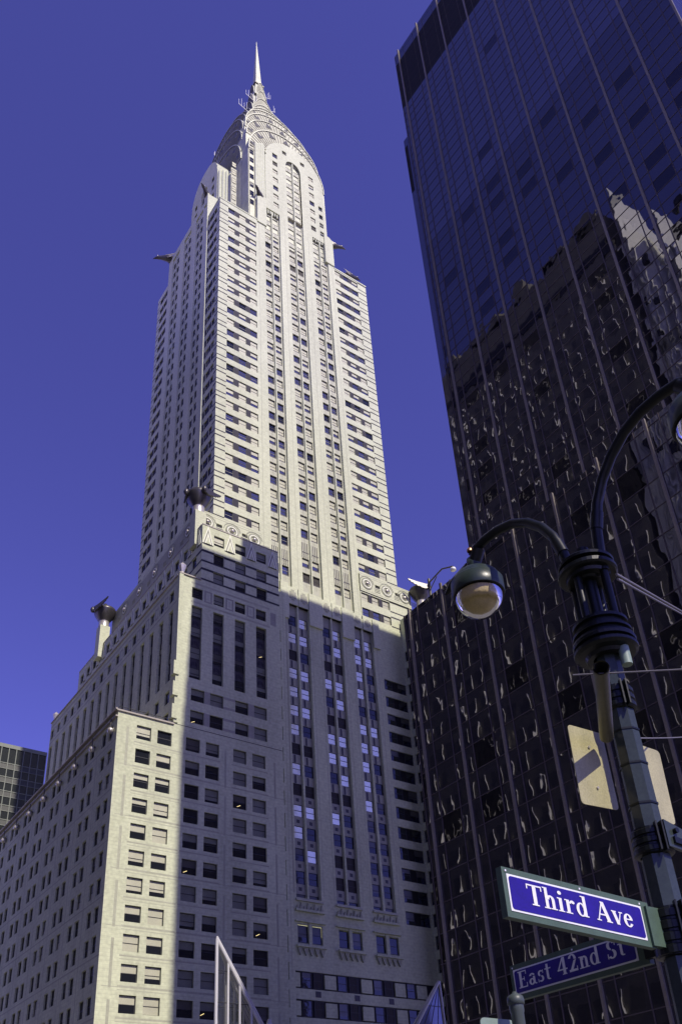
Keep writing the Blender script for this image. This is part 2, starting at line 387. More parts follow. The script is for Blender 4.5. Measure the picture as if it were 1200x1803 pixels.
while v < 153.5:
    H.append(hole(v, v+1.5, 69.75, 82.0, .45, 'spandrel_dark')); H.append(hole(v, v+1.5, 83.6, 85.5, .3)); W.append((S2, v, v+1.5, 83.6, 85.5, .28, 'SW'))
    for j in range(4): W.append((Face('S', X2+.45), v, v+1.5, 82.0-3.5*j-1.95, 82.0-3.5*j, -.02, 'SW'))
    H.append(patch(v+1.9, v+3.0, 83.5, 85.6, 'spandrel_grey')); H.append(patch(v+2.1, v+2.8, 83.8, 85.3, 'base_brick'))
    for zt in (68.1, 64.6): H.append(hole(v, v+1.5, zt-2, zt, .3)); W.append((S2, v, v+1.5, zt-2, zt, .28, 'SW'))
    v += 3.35
H += [patch(YB, 154.5, 82.7, 83.0, 'band_brick'), patch(YB, 154.5, 86.2, 86.6, 'band_brick')]
facade(mb, S2, YB, 154.5, 61.3, 87.3, H, 'base_brick')
Face('W', 154.5).quad(mb, X2, 74, 0, 87.3, 0, 'base_brick'); Face('N', 64.0).quad(mb, YB, 103, 0, 98.4, 0, 'base_brick')
mb.poly([(X2, YB, 87.0), (64, YB, 87.0), (64, 154.5, 87.0), (X2, 154.5, 87.0)], 'roofing')
mb.build('middle_wall', sky_t)
mb = MB()
mb.box(X2-.15, X2+.5, YB-.15, YB+.5, 62, 87.55, 'base_brick'); 
for z in (70.6, 67.2, 63.6): mb.box(X2-.55, X2+.3, YB-.35, YB+.6, z-1.1, z+1.1, 'base_brick')
mb.box(X2-.2, X3, YB-.2, YB+.25, 87.3, 87.5, 'coping'); mb.box(X2-.2, X2+.25, YB+.5, 154.5, 87.3, 87.5, 'coping')
mb.build('corner_quoin', sky_t)
for y in (YB+.35, 153.9):
    mb = MB(); c = (X2+.45, y, 87.5)
    mb.lathe(c, [(.42, 0), (.38, .2), (.28, .45), (.5, 1.1), (.62, 1.55), (.5, 1.8), (.28, 2.0), (.1, 2.25), (0, 2.3)], 'ornament_bright', 8, False)
    mb.build('finial', sky_t)
# ---- third block with chevrons
mb = MB(); H = []
for a, b in ((52.2, 54.0), (56.0, 57.9), (59.85, 61.7)):
    for i, zt in enumerate((97.0, 93.35, 89.8)):
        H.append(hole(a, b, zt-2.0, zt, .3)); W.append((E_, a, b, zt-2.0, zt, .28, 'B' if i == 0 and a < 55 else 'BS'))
facade_strip = []
for zt in (93.35, 89.8): facade_strip += [patch(X3, 64.0, zt-.32, zt+.12, 'black_brick'), patch(X3, 64.0, zt-2.25, zt-1.9, 'black_brick')]
facade(mb, E_, X3, 64.0, 87.3, 98.4, facade_strip+H, 'base_brick')
S3 = Face('S', X3); H = []; FS = []
v = 102.3
while v < 150:
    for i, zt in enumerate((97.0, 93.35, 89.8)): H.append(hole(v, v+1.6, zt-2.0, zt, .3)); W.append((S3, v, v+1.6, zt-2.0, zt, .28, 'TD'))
    v += 3.13
for zt in (93.35, 89.8): FS += [patch(YB, 152, zt-.32, zt+.12, 'black_brick'), patch(YB, 152, zt-2.25, zt-1.9, 'black_brick')]
facade(mb, S3, YB, 152, 87.3, 98.4, FS+H, 'base_brick')
Face('W', 152).quad(mb, X3, 74, 87, 98.4, 0, 'base_brick')
mb.poly([(X3, YB, 98.2), (64, YB, 98.2), (64, 152, 98.2), (X3, 152, 98.2)], 'roofing')
mb.build('chevron_wall', sky_t)
mb = MB()
def chev(F, c, w, z0, z1, pro):
    for i, (s_, mt) in enumerate(((1., 'chevron_light'), (.80, 'chevron_dark'), (.60, 'chevron_light'), (.40, 'base_brick'))):
        F.prism(mb, [(c-w*s_, z0), (c+w*s_, z0), (c, z0+(z1-z0)*s_)], -pro-.03*i, 0.02, mt)
for c in (50.35+.75, 55.0, 58.9, 62.85): chev(E_, c, .95, 94.7, 98.4, .12)
v = 102.3-.75
while v < 151: chev(S3, v, .8, 94.7, 98.5, .07); v += 3.13
E_.box(mb, X3, 64.0, 98.4, 98.6, -.08, .3, 'coping'); S3.box(mb, YB+.3, 152, 98.4, 98.6, -.08, .3, 'coping')
mb.build('chevron_frieze', sky_t)
# ---- strip with slot windows beside the wing
SL = Face('E', 101.0); mb = MB(); H = []
for k in range(-14, 8):
    zt = fz_(k)-.9; H.append(hole(64.1, 64.45, zt-2.2, zt, .4, 'window_glass'))
facade(mb, SL, 64.0, 65.4, 0, 91.0, [patch(64.9, 64.98, 30, 91, 'band_brick')]+H, 'base_brick')
Face('N', 65.4).quad(mb, 101.0, 105.6, 0, 91, 0, 'base_brick'); mb.poly([(64, 101, 91), (65.4, 101, 91), (65.4, 106, 91), (64, 106, 91)], 'roofing')
mb.build('slot_wall', sky_t)
# ---- recessed court wall with the continuing bays
CT = Face('E', 105.6); mb = MB(); H = []
bays = [[(69.05, 70.75), (71.3, 73.0)], [(76.0, 77.65), (78.2, 79.9)], [(82.6, 84.25), (84.9, 86.55)]]
top_b = [97.0, 96.6, 96.2]
for bi, bay in enumerate(bays):
    a, b = bay[0][0]-.15, bay[1][1]+.15
    H.append(hole(a, b, 42.4, 93.3, .45))
    bf = Face('E', 105.6+.45); HB = []
    for k in range(-5, 10):
        zt = fz_(k)
        for j, (p, q) in enumerate(bay):
            dark = (k, bi) in ((7, 1), (4, 1), (2, 0), (0, 0), (0, 1)) or (k == 7 and bi == 0 and j == 0) or (bi == 1 and k in (-3, -4))
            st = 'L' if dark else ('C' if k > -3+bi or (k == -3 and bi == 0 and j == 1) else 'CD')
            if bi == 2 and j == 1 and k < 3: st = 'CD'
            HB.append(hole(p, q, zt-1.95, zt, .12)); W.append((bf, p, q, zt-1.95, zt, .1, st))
            c = (p+q)/2
            if k > 0: HB.append(patch(c-.42, c-.05, zt-3.4, zt-2.05, 'spandrel_dark')); HB.append(patch(c+.12, c+.3, zt-3.4, zt-2.05, 'band_brick'))
            else: HB.append(patch(c-.28, c+.28, zt-2.95, zt-2.4, 'spandrel_dark'))
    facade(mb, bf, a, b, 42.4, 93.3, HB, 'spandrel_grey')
    bf.box(mb, bay[0][1]+.12, bay[1][0]-.12, 42.4, 93.3, -.3, .0, 'base_brick')
    for zc in (39.9,): # ornamented balcony-like panels and windows
        H.append(hole(bay[0][0]-.1, bay[1][1]+.1, 36.0, 38.6, .3)); 
        for p, q in bay: W.append((CT, p, q, 36.1, 38.5, .27, 'CD'))
for zt in (32.2, 28.5):
    H.append(hole(66.9, 93.5, zt-2.3, zt, .2, 'black_brick'))
for k in range(-5, 8):
    zt = fz_(k)-.1; H.append(hole(88.5, 93.4, zt-2.1, zt, .25, 'matte_black')); 
    W.append((CT, 88.6, 90.3, zt-2.05, zt-.05, .2, 'CD')); W.append((CT, 91.5, 93.3, zt-2.05, zt-.05, .2, 'CD'))
for i, (p, q) in enumerate(((68.3, 68.7), (73.6, 73.7), (75.4, 75.5), (80.6, 80.7), (82.0, 82.1), (87.4, 87.5))): H.append(patch(p, q-.02, 43, 93, 'band_brick'))
facade(mb, CT, 64.2, 93.6, 0, 95.6, H, 'base_brick')
for zt in (32.2, 28.5):
    for i, u in enumerate((67.2, 73.1, 79.3, 85.3, 89.3)):
        CT.box(mb, u, u+1.9, zt-2.1, zt-.25, -.02, .19, 'base_brick')
        if i < 4: W.append((CT, u+2.2, u+3.7, zt-2.2, zt-.1, .1, 'CD')); W.append((CT, u+4.1, u+5.5, zt-2.2, zt-.1, .1, 'L'))
for i, u in enumerate((71.5, 78, 84.0)): CT.box(mb, u, u+.9, 28.9, 29.7, -.02, .0, 'spandrel_dark')
for bi, bay in enumerate(bays):   # cornices, zig-zag aprons and moulded hoods
    a, b = bay[0][0]-.35, bay[1][1]+.35
    CT.box(mb, a-.2, b+.2, 38.9, 39.1, -.35, 0, 'base_brick'); CT.box(mb, a-.1, b+.1, 40.4, 40.7, -.4, 0, 'base_brick'); CT.box(mb, a, b, 41.9, 42.2, -.3, 0, 'spandrel_pale')
    CT.box(mb, a-.1, b+.1, 35.4, 35.7, -.45, 0, 'base_brick')
    CT.box(mb, bay[0][1]+.02, bay[1][0]-.02, 35.7, 38.9, -.1, .25, 'base_brick')
    for j in range(8):
        u = a+(b-a)*(j+.5)/8; CT.prism(mb, [(u-.26, 40.7), (u+.26, 40.7), (u, 41.3+.4*(j % 2))], -.2, 0, 'band_brick')
    for j in range(5):
        u = a+(b-a)*(j+.5)/5; CT.prism(mb, [(u-.45, 35.4), (u, 34.3), (u+.45, 35.4)][::-1][::-1], -.25, 0, 'band_brick')
# stepped shoulders where the shaft starts
for bi, (ua, ub, zt) in enumerate(((67.4, 69.0, 97.3), (73.1, 75.8, 96.7), (80.0, 82.5, 96.3), (86.7, 88.1, 96.0))): CT.box(mb, ua, ub, 90, zt, -.35, .1, 'white_brick')
for bi, bay in enumerate(bays):
    for p, q in bay:
        CT.box(mb, p-.2, q+.2, 93.3, 96.9-.35*bi, -.15, .5, 'white_brick'); CT.box(mb, p+.2, q-.2, 94.5, 95.9-.3*bi, -.2, -.15, 'spandrel_grey'); CT.box(mb, p+.55, q-.55, 94.1, 96.3-.3*bi, -.23, -.2, 'band_brick')
mb.build('court_wall', sky_t)
# ---- north wing: the return wall beside the dark glass building
mb = MB(); SN = Face('S', 93.6); H = []
for k in range(-14, 10):
    zt = fz_(k)-.1; H.append(hole(102.6, 105.3, zt-2.1, zt, .25, 'matte_black')); W.append((SN, 102.7, 103.9, zt-2.05, zt-.05, .2, 'CD')); W.append((SN, 104.1, 105.2, zt-2.05, zt-.05, .2, 'CD'))
facade(mb, SN, YB, 105.6, 0, 98.4, H, 'base_brick'); Face('E', YB).quad(mb, 93.6, 110, 0, 98.4, 0, 'base_brick')
Face('N', 110).quad(mb, YB, 152, 0, 98.4, 0, 'base_brick'); Face('W', 152).quad(mb, 74, 110, 0, 98.4, 0, 'base_brick')
mb.poly([(93.6, YB, 98.2), (110, YB, 98.2), (110, 105.5, 98.2), (93.6, 105.5, 98.2)], 'roofing')
chevc = 103.2; 
SN.prism(mb, [(102.6, 94.7), (104.2, 94.7), (103.4, 98.4)], -.2, .02, 'spandrel_pale')
mb.build('north_wing_wall', sky_t)

# ---- the shaft
TX0, TX1, TY0, TY1, ZT = 54.8, 94.2, 106.0, 137.0, 197.6
TE = Face('E', TY0); TS = Face('S', TX0)
trow = [196.0-3.352*k for k in range(27)]     # window heads
mb = MB(); H = []
def block(H, F, cols, edge0, edge1, darks, rows, style, h=1.85, strip=.3):
    """corner block: horizontal pale bands, dark bricks between the windows, thin dark courses across the blank panel"""
    for zt in rows:
        H += [patch(edge0, edge1, zt-.02, zt+strip, 'dark_brick'), patch(edge0, edge1, zt-h-strip+.02, zt-h, 'dark_brick')]
        for a, b in darks: H.append(patch(a, b, zt-h, zt, 'dark_brick'))
        for a, b in cols: H.append(hole(a, b, zt-h, zt, .25)); W.append((F, a, b, zt-h, zt, .23, style))
lc = [(56.9, 58.6), (59.65, 61.35), (62.25, 63.85)]; ld = [(58.6, 59.65), (61.35, 62.25)]
rc = [(85.15, 86.8), (87.6, 89.2), (90.0, 91.75)]; rd = [(86.8, 87.6), (89.2, 90.0)]
block(H, TE, lc, TX0, 56.9, ld, trow, 'T'); block(H, TE, rc, 91.75, TX1, rd, trow, 'T')
lowrow = [102.0, 98.6, 95.2, 91.8]
block(H, TE, rc, 91.75, 95.5, rd, lowrow[:3], 'T')
wells = [(66.2, 70.2), (72.5, 76.7), (79.3, 83.4)]
def archf(a, b, zs, zt): return lambda u: zs+(zt-zs)*math.sqrt(max(0, 1-((u-(a+b)/2)/((b-a)/2))**2))
dtop = lambda u: 206.0 if (u < 66.6 or u > 83.4) else (236.9 if False else (226.0+10.4*math.sqrt(max(0, 1-abs((u-75)/8.4)**2.05))))
HZ = []
for i, (a, b) in enumerate(wells):
    if i == 1: HZ.append(hole(a, b, 96.0, 230.2, .5, None, 'white_brick', archf(a, b, 227.6, 230.0)))
    else: HZ.append(hole(a, b, 96.0, 204.6 if i == 0 else 204.0, .5, None, 'white_brick'))
for z in [229.0-3.38*k for k in range(7)]:
    for a, b in ((68.7, 70.1), (79.1, 80.5)):
        z_ = z if a < 75 else z-.3; HZ += [patch(67.3 if a < 75 else 78, 68.7 if a < 75 else 83.3, z_-.05, z_+.06, 'band_brick'), hole(a, b, z_-1.75, z_, .25)]; W.append((TE, a, b, z_-1.75, z_, .23, 'T' if random.random() < .6 else 'L'))
for z in [218.4-3.38*k for k in range(4)]: HZ.append(hole(81.7, 82.8, z-1.7, z, .25)); W.append((TE, 81.7, 82.8, z-1.7, z, .23, 'TD'))
for a in (71.6, 76.9): HZ.append(hole(a, a+1.2, 231.4, 232.8, .25)); W.append((TE, a, a+1.2, 231.4, 232.8, .23, 'L'))
facade(mb, TE, TX0, 64.2, 106.3, ZT, H, 'white_brick')
facade(mb, TE, 85.0, TX1, 106.3, ZT-1.2, H, 'white_brick')
facade(mb, TE, 85.0, 91.5, 95.0, 102.3, H, 'white_brick')
facade(mb, TE, 64.2, 85.0, 95.0, 206.0, HZ+[patch(64.6, 64.7, 96, 200, 'band_brick'), patch(71.5, 71.6, 96, 204, 'band_brick'), patch(78.0, 78.1, 96, 204, 'band_brick'), patch(84.4, 84.5, 96, 200, 'band_brick')], 'white_brick')
facade(mb, TE, 66.6, 83.4, 206.0, 237.2, HZ, 'white_brick', top=dtop)
for i, (a, b) in enumerate(wells):     # inside each recessed bay
    bf = Face('E', TY0+.5); HB = []; c = (a+b)/2; z0 = 97.0; z1 = 230.2 if i == 1 else 204.4
    cols = [(a+.22, c-.22), (c+.22, b-.22)]
    zt = 196.0-.15
    rr = [zt-3.352*k for k in range(-10 if i == 1 else -2, 29)]
    for z in rr:
        if z > z1 or z-1.9 < z0: continue
        slat = (103.5 < z < 106.8) if i != 1 else (106.6 < z < 110.2)
        for (p, q) in cols:
            HB.append(hole(p, q, z-1.9, z, .3))
            if slat:
                for s_ in range(4): HB.append(patch(p+.12+s_*.38, p+.28+s_*.38, z-3.3, z+.2, 'louver'))
                W.append((bf, p, q, z-1.9, z, .1, 'T')); HB.pop(-5)
                W.pop()
            else: W.append((bf, p, q, z-1.9, z, .28, 'L' if (i == 1 and (195 < z < 200 or 188 < z < 191 or 101 < z < 105)) else 'T'))
            m_ = (p+q)/2; HB.append(patch(m_-.11, m_+.11, z-3.2, z-2.0, 'band_brick')); HB.append(patch(p, q, z-2.15, z-1.9, 'spandrel_dark')); HB.append(patch(p, q, z-2.75, z-2.66, 'band_brick'))
    facade(mb, bf, a, b, z0-1, z1, HB, 'spandrel_pale')
    bf.box(mb, c-.12, c+.12, z0, z1-.1, -.38, 0, 'white_brick')
    if i != 1:
        for s_ in range(6): bf.box(mb, a+.3+s_*.6, a+.6+s_*.6, z1-1.1-.25*(s_ % 2), z1-.05, -.4, -.0, 'white_brick')
        bf.box(mb, a, b, z1-1.5, z1-.2, -.02, -.005, 'matte_black')
# return of the central mass above the corner blocks, and roofs
Face('S', 64.2).quad(mb, TY0, 112, ZT-1.4, 206, 0, 'white_brick'); Face('N', 85.0).quad(mb, TY0, 112, ZT-3, 206, 0, 'white_brick')
mb.poly([(64.2, TY0, 205.98), (85, TY0, 205.98), (85, 137, 205.98), (64.2, 137, 205.98)], 'roofing')
mb.poly([(TX0, 111.3, 205.9), (TX1, 111.3, 205.9), (TX1, 131.7, 205.9), (TX0, 131.7, 205.9)], 'roofing')
mb.poly([(TX0, TY0, ZT-.3), (64.2, TY0, ZT-.3), (64.2, 111.3, ZT-.3), (TX0, 111.3, ZT-.3)], 'roofing')
mb.poly([(85, TY0, ZT-1.5), (TX1, TY0, ZT-1.5), (TX1, 111.3, ZT-1.5), (85, 111.3, ZT-1.5)], 'roofing')
mb.poly([(TX0, 131.7, ZT-.3), (TX1, 131.7, ZT-.3), (TX1, 137, ZT-.3), (TX0, 137, ZT-.3)], 'roofing')
# south side
H = []
sc_ = [(107.3, 108.6), (109.3, 110.6)]; sd = [(108.6, 109.3), (110.6, 111.3)]
for F_, cols, e0, e1, dk in ((TS, sc_, TY0, 107.3, sd), (TS, [(132.4, 133.7), (134.4, 135.7)], 135.7, TY1, [(131.7, 132.4), (133.7, 134.4)])):
    block(H, F_, cols, e0, e1, dk, trow, 'TD', strip=.3)
facade(mb, TS, TY0, 111.3, 106.3, ZT, H, 'white_brick'); facade(mb, TS, 131.7, TY1, 106.3, ZT, H, 'white_brick')
HS = []; sw = [(114.1, 117.6), (120.0, 123.6), (126.0, 129.6)]
for a, b in sw: HS.append(hole(a, b, 106.5, 204.4, .3))
facade(mb, TS, 111.3, 131.7, 106.3, 206.3, HS, 'white_brick')
for a, b in sw:
    bf = Face('S', TX0+.3); HB = []; c = (a+b)/2
    for z in [195.85-3.352*k for k in range(-2, 27)]:
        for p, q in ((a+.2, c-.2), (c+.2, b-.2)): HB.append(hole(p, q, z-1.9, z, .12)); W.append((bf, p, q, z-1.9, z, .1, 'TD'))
    facade(mb, bf, a, b, 106.5, 204.4, HB, 'white_brick'); bf.box(mb, c-.12, c+.12, 106.5, 204.3, -.2, 0, 'white_brick')
TS.box(mb, 111.3, 111.75, 108, 206.6, -.35, .0, 'white_brick'); TS.box(mb, 111.75, 113.2, 203.5, 207.2, -.3, .6, 'white_brick')
Face('E', 111.3).quad(mb, TX0, 64.2, ZT-1, 206.3, 0, 'white_brick'); Face('E', 111.3).quad(mb, 85, TX1, ZT-3, 206.3, 0, 'white_brick')
Face('N', TX1).quad(mb, TY0, 111.3, 95, ZT-1.2, 0, 'white_brick'); Face('N', TX1).quad(mb, 131.7, TY1, 95, ZT, 0, 'white_brick'); Face('N', TX1).quad(mb, 111.3, 131.7, 95, 206.3, 0, 'white_brick')
Face('W', 131.7).quad(mb, TX0, TX1, ZT-1, 206.3, 0, 'white_brick'); Face('W', TY1).quad(mb, TX0, TX1, 90, ZT, 0, 'white_brick'); Face('W', TY1).quad(mb, 64.2, 85, ZT-1, 206, 0, 'white_brick')
mb.build('shaft_wall', sky_t)
# coping that rises to the eagles
mb = MB()
mb.box(TX0-.1, 64.2, TY0-.1, TY0+.35, ZT, ZT+.35, 'white_brick'); mb.box(TX0-.1, TX0+.35, TY0+.35, 111.3, ZT, ZT+.35, 'white_brick')
mb.build('parapet', sky_t); mb = MB(); mb.box(85, TX1+.1, TY0-.1, TY0+.35, ZT-1.2, ZT-.85, 'white_brick'); mb.build('parapet', sky_t); mb = MB()
for xx, s_ in ((64.2, 1), (85.0, -1)):      # swept shoulders under the eagles
    xx -= .04*s_; TE.prism(mb, [(xx, 197), (xx+2.4*s_, 197), (xx+2.4*s_, 207.6), (xx+.9*s_, 207.2), (xx, 206.4)][::s_], -.25, 3.2, 'white_brick'); mb.build('parapet', sky_t); mb = MB()

# ---- frieze storey with wheel ornaments under the shaft
mb = MB()
for (u0, u1) in ((52.0, 64.2), (85.0, 97.0)):
    facade(mb, Face('E', 105.75), u0, u1, 102.3 if u0 > 60 else 96, 106.5, [hole(a, a+1.1, 104.1, 104.8, .2, 'black_brick') for a in ([55.3, 60.2] if u0 < 60 else [88.5, 93.2])]+[patch(u0, u1, 105.75, 105.9, 'band_brick'), patch(u0, u1, 106.2, 106.32, 'band_brick'), patch(u0, u1, 102.6, 102.75, 'band_brick')], 'white_brick')
facade(mb, Face('S', 52.0), 105.75, 141.5, 96, 106.5, [hole(107.5+3.3*i, 109.1+3.3*i, 99.6, 101.6, .3, 'black_brick') for i in range(10)]+[patch(105, 142, 102.2, 105.8, 'band_brick')], 'dark_brick' if False else 'base_brick')
mb.poly([(52, 105.75, 106.4), (TX0, 105.75, 106.4), (TX0, 141.5, 106.4), (52, 141.5, 106.4)], 'roofing')
Face('W', 141.5).quad(mb, 52, 97, 90, 106.5, 0, 'base_brick'); Face('N', 97.0).quad(mb, 105.75, 141.5, 90, 106.5, 0, 'base_brick')
Face('S', 64.1).quad(mb, 105.75, 106.1, 96, 106.5, 0, 'white_brick')
FE = Face('E', 105.9)
H2 = []; block(H2, FE, rc, 91.75, 97, rd, lowrow[:3], 'T'); facade(mb, FE, 85.0, 97.0, 94.0, 102.3, H2, 'white_brick')
mb.poly([(TX1, 105.75, 106.4), (97, 105.75, 106.4), (97, 141.5, 106.4), (TX1, 141.5, 106.4)], 'roofing')
mb.build('frieze_wall', sky_t)
def hubcap(F, u, z, r=1.25):
    mb = MB()
    for (ra, rb, d, mt) in ((r, r*.84, .10, 'chevron_dark'), (r*.80, r*.62, .12, 'chevron_light'), (r*.58, r*.46, .14, 'chevron_dark')):
        n = 24; ring = [[(u+q*math.cos(2*math.pi*k/n), z+q*math.sin(2*math.pi*k/n)) for k in range(n)] for q in (ra, rb)]
        for k in range(n):
            j = (k+1) % n; F.pts(mb, [ring[0][k], ring[0][j], ring[1][j], ring[1][k]], -d, mt)
            mb.poly([F.p(*ring[0][j], -d), F.p(*ring[0][k], -d), F.p(*ring[0][k], 0), F.p(*ring[0][j], 0)], mt, F.flip)
    rows = [[F.p(u+q*math.cos(2*math.pi*k/16), z+q*math.sin(2*math.pi*k/16), d) for k in range(16)] for q, d in ((r*.3, 0), (r*.28, -.25), (r*.15, -.38), (.02, -.42))]
    mb.grid(rows, 'ornament_bright', True, True, F.flip)
    # fender sweep and tyre-track bricks beside the wheel
    for k in range(7):
        a0, a1 = R(10+k*24), R(10+(k+1)*24)
        F.pts(mb, [(u+1.55*math.cos(a0), z+1.55*math.sin(a0)), (u+1.7*math.cos(a0), z+1.7*math.sin(a0)), (u+1.7*math.cos(a1), z+1.7*math.sin(a1)), (u+1.55*math.cos(a1), z+1.55*math.sin(a1))], -.05, 'chevron_dark')
    for q in range(3): F.box(mb, u+1.7, u+3.0, z-.5-.35*q, z-.4-.35*q, -.05, 0, 'chevron_dark')
    mb.build('wheel_ornament', sky_t)
for u in (53.6, 58.3, 62.6, 86.6, 91.2, 95.4): hubcap(Face('E', 105.75), u, 104.3)
for v in (109.5, 116, 122.5, 129, 135.5): hubcap(Face('S', 52.0), v, 104.2, 1.1)
# ---- radiator-cap urns on corner pedestals
def urn(cx, cy, sx, sy):
    mb = MB(); mb.box(cx-.95, cx+.95, cy-.95, cy+.95, 95.5, 102.6, 'white_brick'); p = mb.build('urn_pedestal', sky_t)
    mb = MB()
    mb.lathe((cx, cy, 102.6), [(.95, 0), (.9, .7), (.92, 1.2), (1.25, 1.7), (1.85, 2.7), (2.1, 3.5), (2.15, 3.75), (2.0, 3.85), (2.05, 4.0), (1.7, 4.15), (.9, 4.5), (.5, 5.0), (.35, 5.5), (0, 5.6)], 'ornament_steel', 28)
    mb.lathe((cx, cy, 102.6), [(.98, 0), (.97, .5), (.95, 1.1), (1.0, 1.25)], 'ornament_bright', 20)
    u_ = mb.build('winged_urn', p)
    out_ = Vector((sx, sy, 0)).normalized(); side = Vector((-out_.y, out_.x, 0))
    for s_ in (-1, 1):       # feathered wings spring from the bowl and sweep back
        mb = MB(); root_ = Vector((cx, cy, 102.6+3.3))+side*s_*1.75+out_*1.3
        h_ = (-out_*.95+side*s_*.42).normalized(); up3 = Vector((0, 0, 1)); th = h_.cross(up3)*.16
        P2 = [(-.9, -.15), (-.75, .55), (-.2, .95), (.7, 1.15), (2.0, 1.6), (3.5, 2.3), (3.35, 1.75), (3.0, 1.6), (2.9, 1.2), (2.5, 1.05), (2.35, .65), (1.9, .5), (1.7, .1), (1.2, .05), (.9, -.35), (.2, -.55)]
        A3 = [root_+h_*x+up3*z*.7+th*(1-.12*x) for x, z in P2]; B3 = [root_+h_*x+up3*z*.7-th*(1-.12*x) for x, z in P2]
        mb.poly(A3, 'ornament_steel'); mb.poly(B3[::-1], 'ornament_steel')
        for i in range(len(P2)): j = (i+1) % len(P2); mb.poly([A3[j], A3[i], B3[i], B3[j]], 'ornament_steel')
        mb.build('wing', p)
        mb = MB(); mb.lathe(root_-h_*.55+up3*.2, [(0, -.7), (.32, -.5), (.46, 0), (.36, .4), (.15, .7), (0, .8)], 'ornament_steel', 12); mb.build('winged_head', p)
urn(50.6, 103.1, -1, -1); urn(50.2, 141.0, -1, 1); urn(98.6, 104.6, 1, -1)
# ---- eagles
def eagle(base, d, s=1.):
    d = Vector(d).normalized(); side = d.cross(Vector((0, 0, 1))).normalized(); upv = side.cross(d)
    mb = MB(); b = Vector(base)
    prof = [(-1.5, .5, .55, -.35), (-.6, .95, .8, -.1), (.4, 1.0, .85, .05), (1.4, .72, .7, .3), (2.2, .5, .52, .5), (2.8, .52, .5, .62), (3.3, .4, .38, .62), (3.8, .2, .24, .45), (4.25, .05, .08, .15)]
    rows = [[b+d*(t*s)+side*(ww*s*math.cos(2*math.pi*k/12))+upv*((hh*math.sin(2*math.pi*k/12)+off)*s) for k in range(12)] for t, ww, hh, off in prof]
    mb.grid(rows, 'ornament_steel', True, True); mb.poly(rows[0], 'ornament_steel', True)
    o = mb.build('eagle_gargoyle', sky_t)
    for sg in (-1, 1):
        mb = MB()
        for q in range(5):
            r0 = b+side*(sg*.85*s)+upv*((.35-.22*q)*s)+d*(.9*s-.15*q*s); t0 = b+side*(sg*(1.15)*s)+upv*((.65-.3*q)*s)-d*((2.0-.25*q)*s)
            wv = upv*.16*s
            mb.poly([r0-wv, r0+wv, t0+wv*.6, t0-wv*.6], 'ornament_bright'); mb.poly([r0-wv, t0-wv*.6, t0+wv*.6, r0+wv], 'ornament_bright')
        e = b+d*2.95*s+side*sg*.45*s+upv*.75*s
        mb.build('wing', o); mb = MB(); mb.lathe(e, [(0, -.14*s), (.14*s, 0), (0, .14*s)], 'ornament_bright', 8); mb.build('eye', o)
eagle((54.7, 112.2, 207.0), (-.8, -.5, .2), .68); eagle((65.2, 106.2, 207.6), (-.75, -.55, .15), .68)
eagle((85.4, 106.6, 206.2), (1, -.25, .02), .85); eagle((94.2, 112.0, 208.0), (1, -.1, .02), .85)
eagle((54.4, 131.0, 206.6), (-.8, .6, .05), .95)
# ---- south dormer (masonry) and fluted corner piers
CXc, CYc = 74.3, 121.8
mb = MB(); SD = Face('S', 58.6)
stop = lambda v: 224.5+9.0*math.sqrt(max(0, 1-abs((v-121.8)/6.8)**2.4))
HD = [hole(120.2, 123.4, 205.9, 226.8, .5, 'spandrel_grey', 'white_brick', archf(120.2, 123.4, 224.6, 226.6))]
for z in [225.0-3.38*k for k in range(6)]:
    for a in (116.6, 125.5): HD.append(hole(a, a+1.3, z-1.8, z, .25)); W.append((SD, a, a+1.3, z-1.8, z, .23, 'TD'))
facade(mb, SD, 115.0, 128.6, 205.9, 234, HD, 'white_brick', top=stop)
bf = Face('S', 59.1)
for z in [224.0-3.38*k for k in range(6)]:
    for a in (120.4, 121.95): W.append((bf, a, a+1.3, z-1.9, z, -.03, 'TD'))
Face('E', 115.0).quad(mb, 58.6, 66, 205.9, 224.6, 0, 'white_brick'); Face('W', 128.6).quad(mb, 58.6, 66, 205.9, 224.6, 0, 'white_brick')
for k in range(24):
    a, b = 115.0+13.6*k/24, 115.0+13.6*(k+1)/24
    mb.poly([(58.6, a, stop(a)), (58.6, b, stop(b)), (66, b, stop(b)), (66, a, stop(a))], 'crown_steel')
for k in range(24):
    a, b = 66.6+16.8*k/24, 66.6+16.8*(k+1)/24
    mb.poly([(b, 106, dtop(min(b, 83.4))), (a, 106, dtop(max(a, 66.6))), (a, 112, dtop(max(a, 66.6))), (b, 112, dtop(min(b, 83.4)))], 'crown_steel')
Face('S', 66.6).quad(mb, 106, 112, 205.9, 226.5, 0, 'white_brick'); Face('N', 83.4).quad(mb, 106, 112, 205.9, 226.5, 0, 'white_brick')
mb.build('dormer_wall', sky_t)
mb = MB()
def flute(cx, cy, r, z0, z1, n=3):
    for i in range(n):
        c = (cx[0]+(cy[0]-cx[0])*i/(n-1), cx[1]+(cy[1]-cx[1])*i/(n-1), 0)
        prof = [(r, z0), (r, z1-1.5-.3*i), (r*.93, z1-.7-.3*i), (r*.7, z1-.15-.3*i), (0, z1-.3*i)]
        mb.lathe(c, prof, 'white_brick', 14, True)
flute((66.3, 106.35), (64.35, 106.55), .36, 205.8, 230.8, 5); mb.build('fluted_pier', sky_t); mb = MB(); flute((83.0, 107.3), (84.6, 108.8), .5, 205.8, 228.0, 4); mb.build('fluted_pier', sky_t); mb = MB()
flute((59.2, 114.7), (62.6, 112.4), .5, 205.8, 225.0, 6)
for z in [226.0-3.38*k for k in range(8)]:
    W.append((Face('E', 106.69), 62.75, 63.8, z+1.3, z+3.1, 0, 'TD')); W.append((Face('E', 111.75), 60.8, 61.9, z-1.9, z, 0, 'T'))
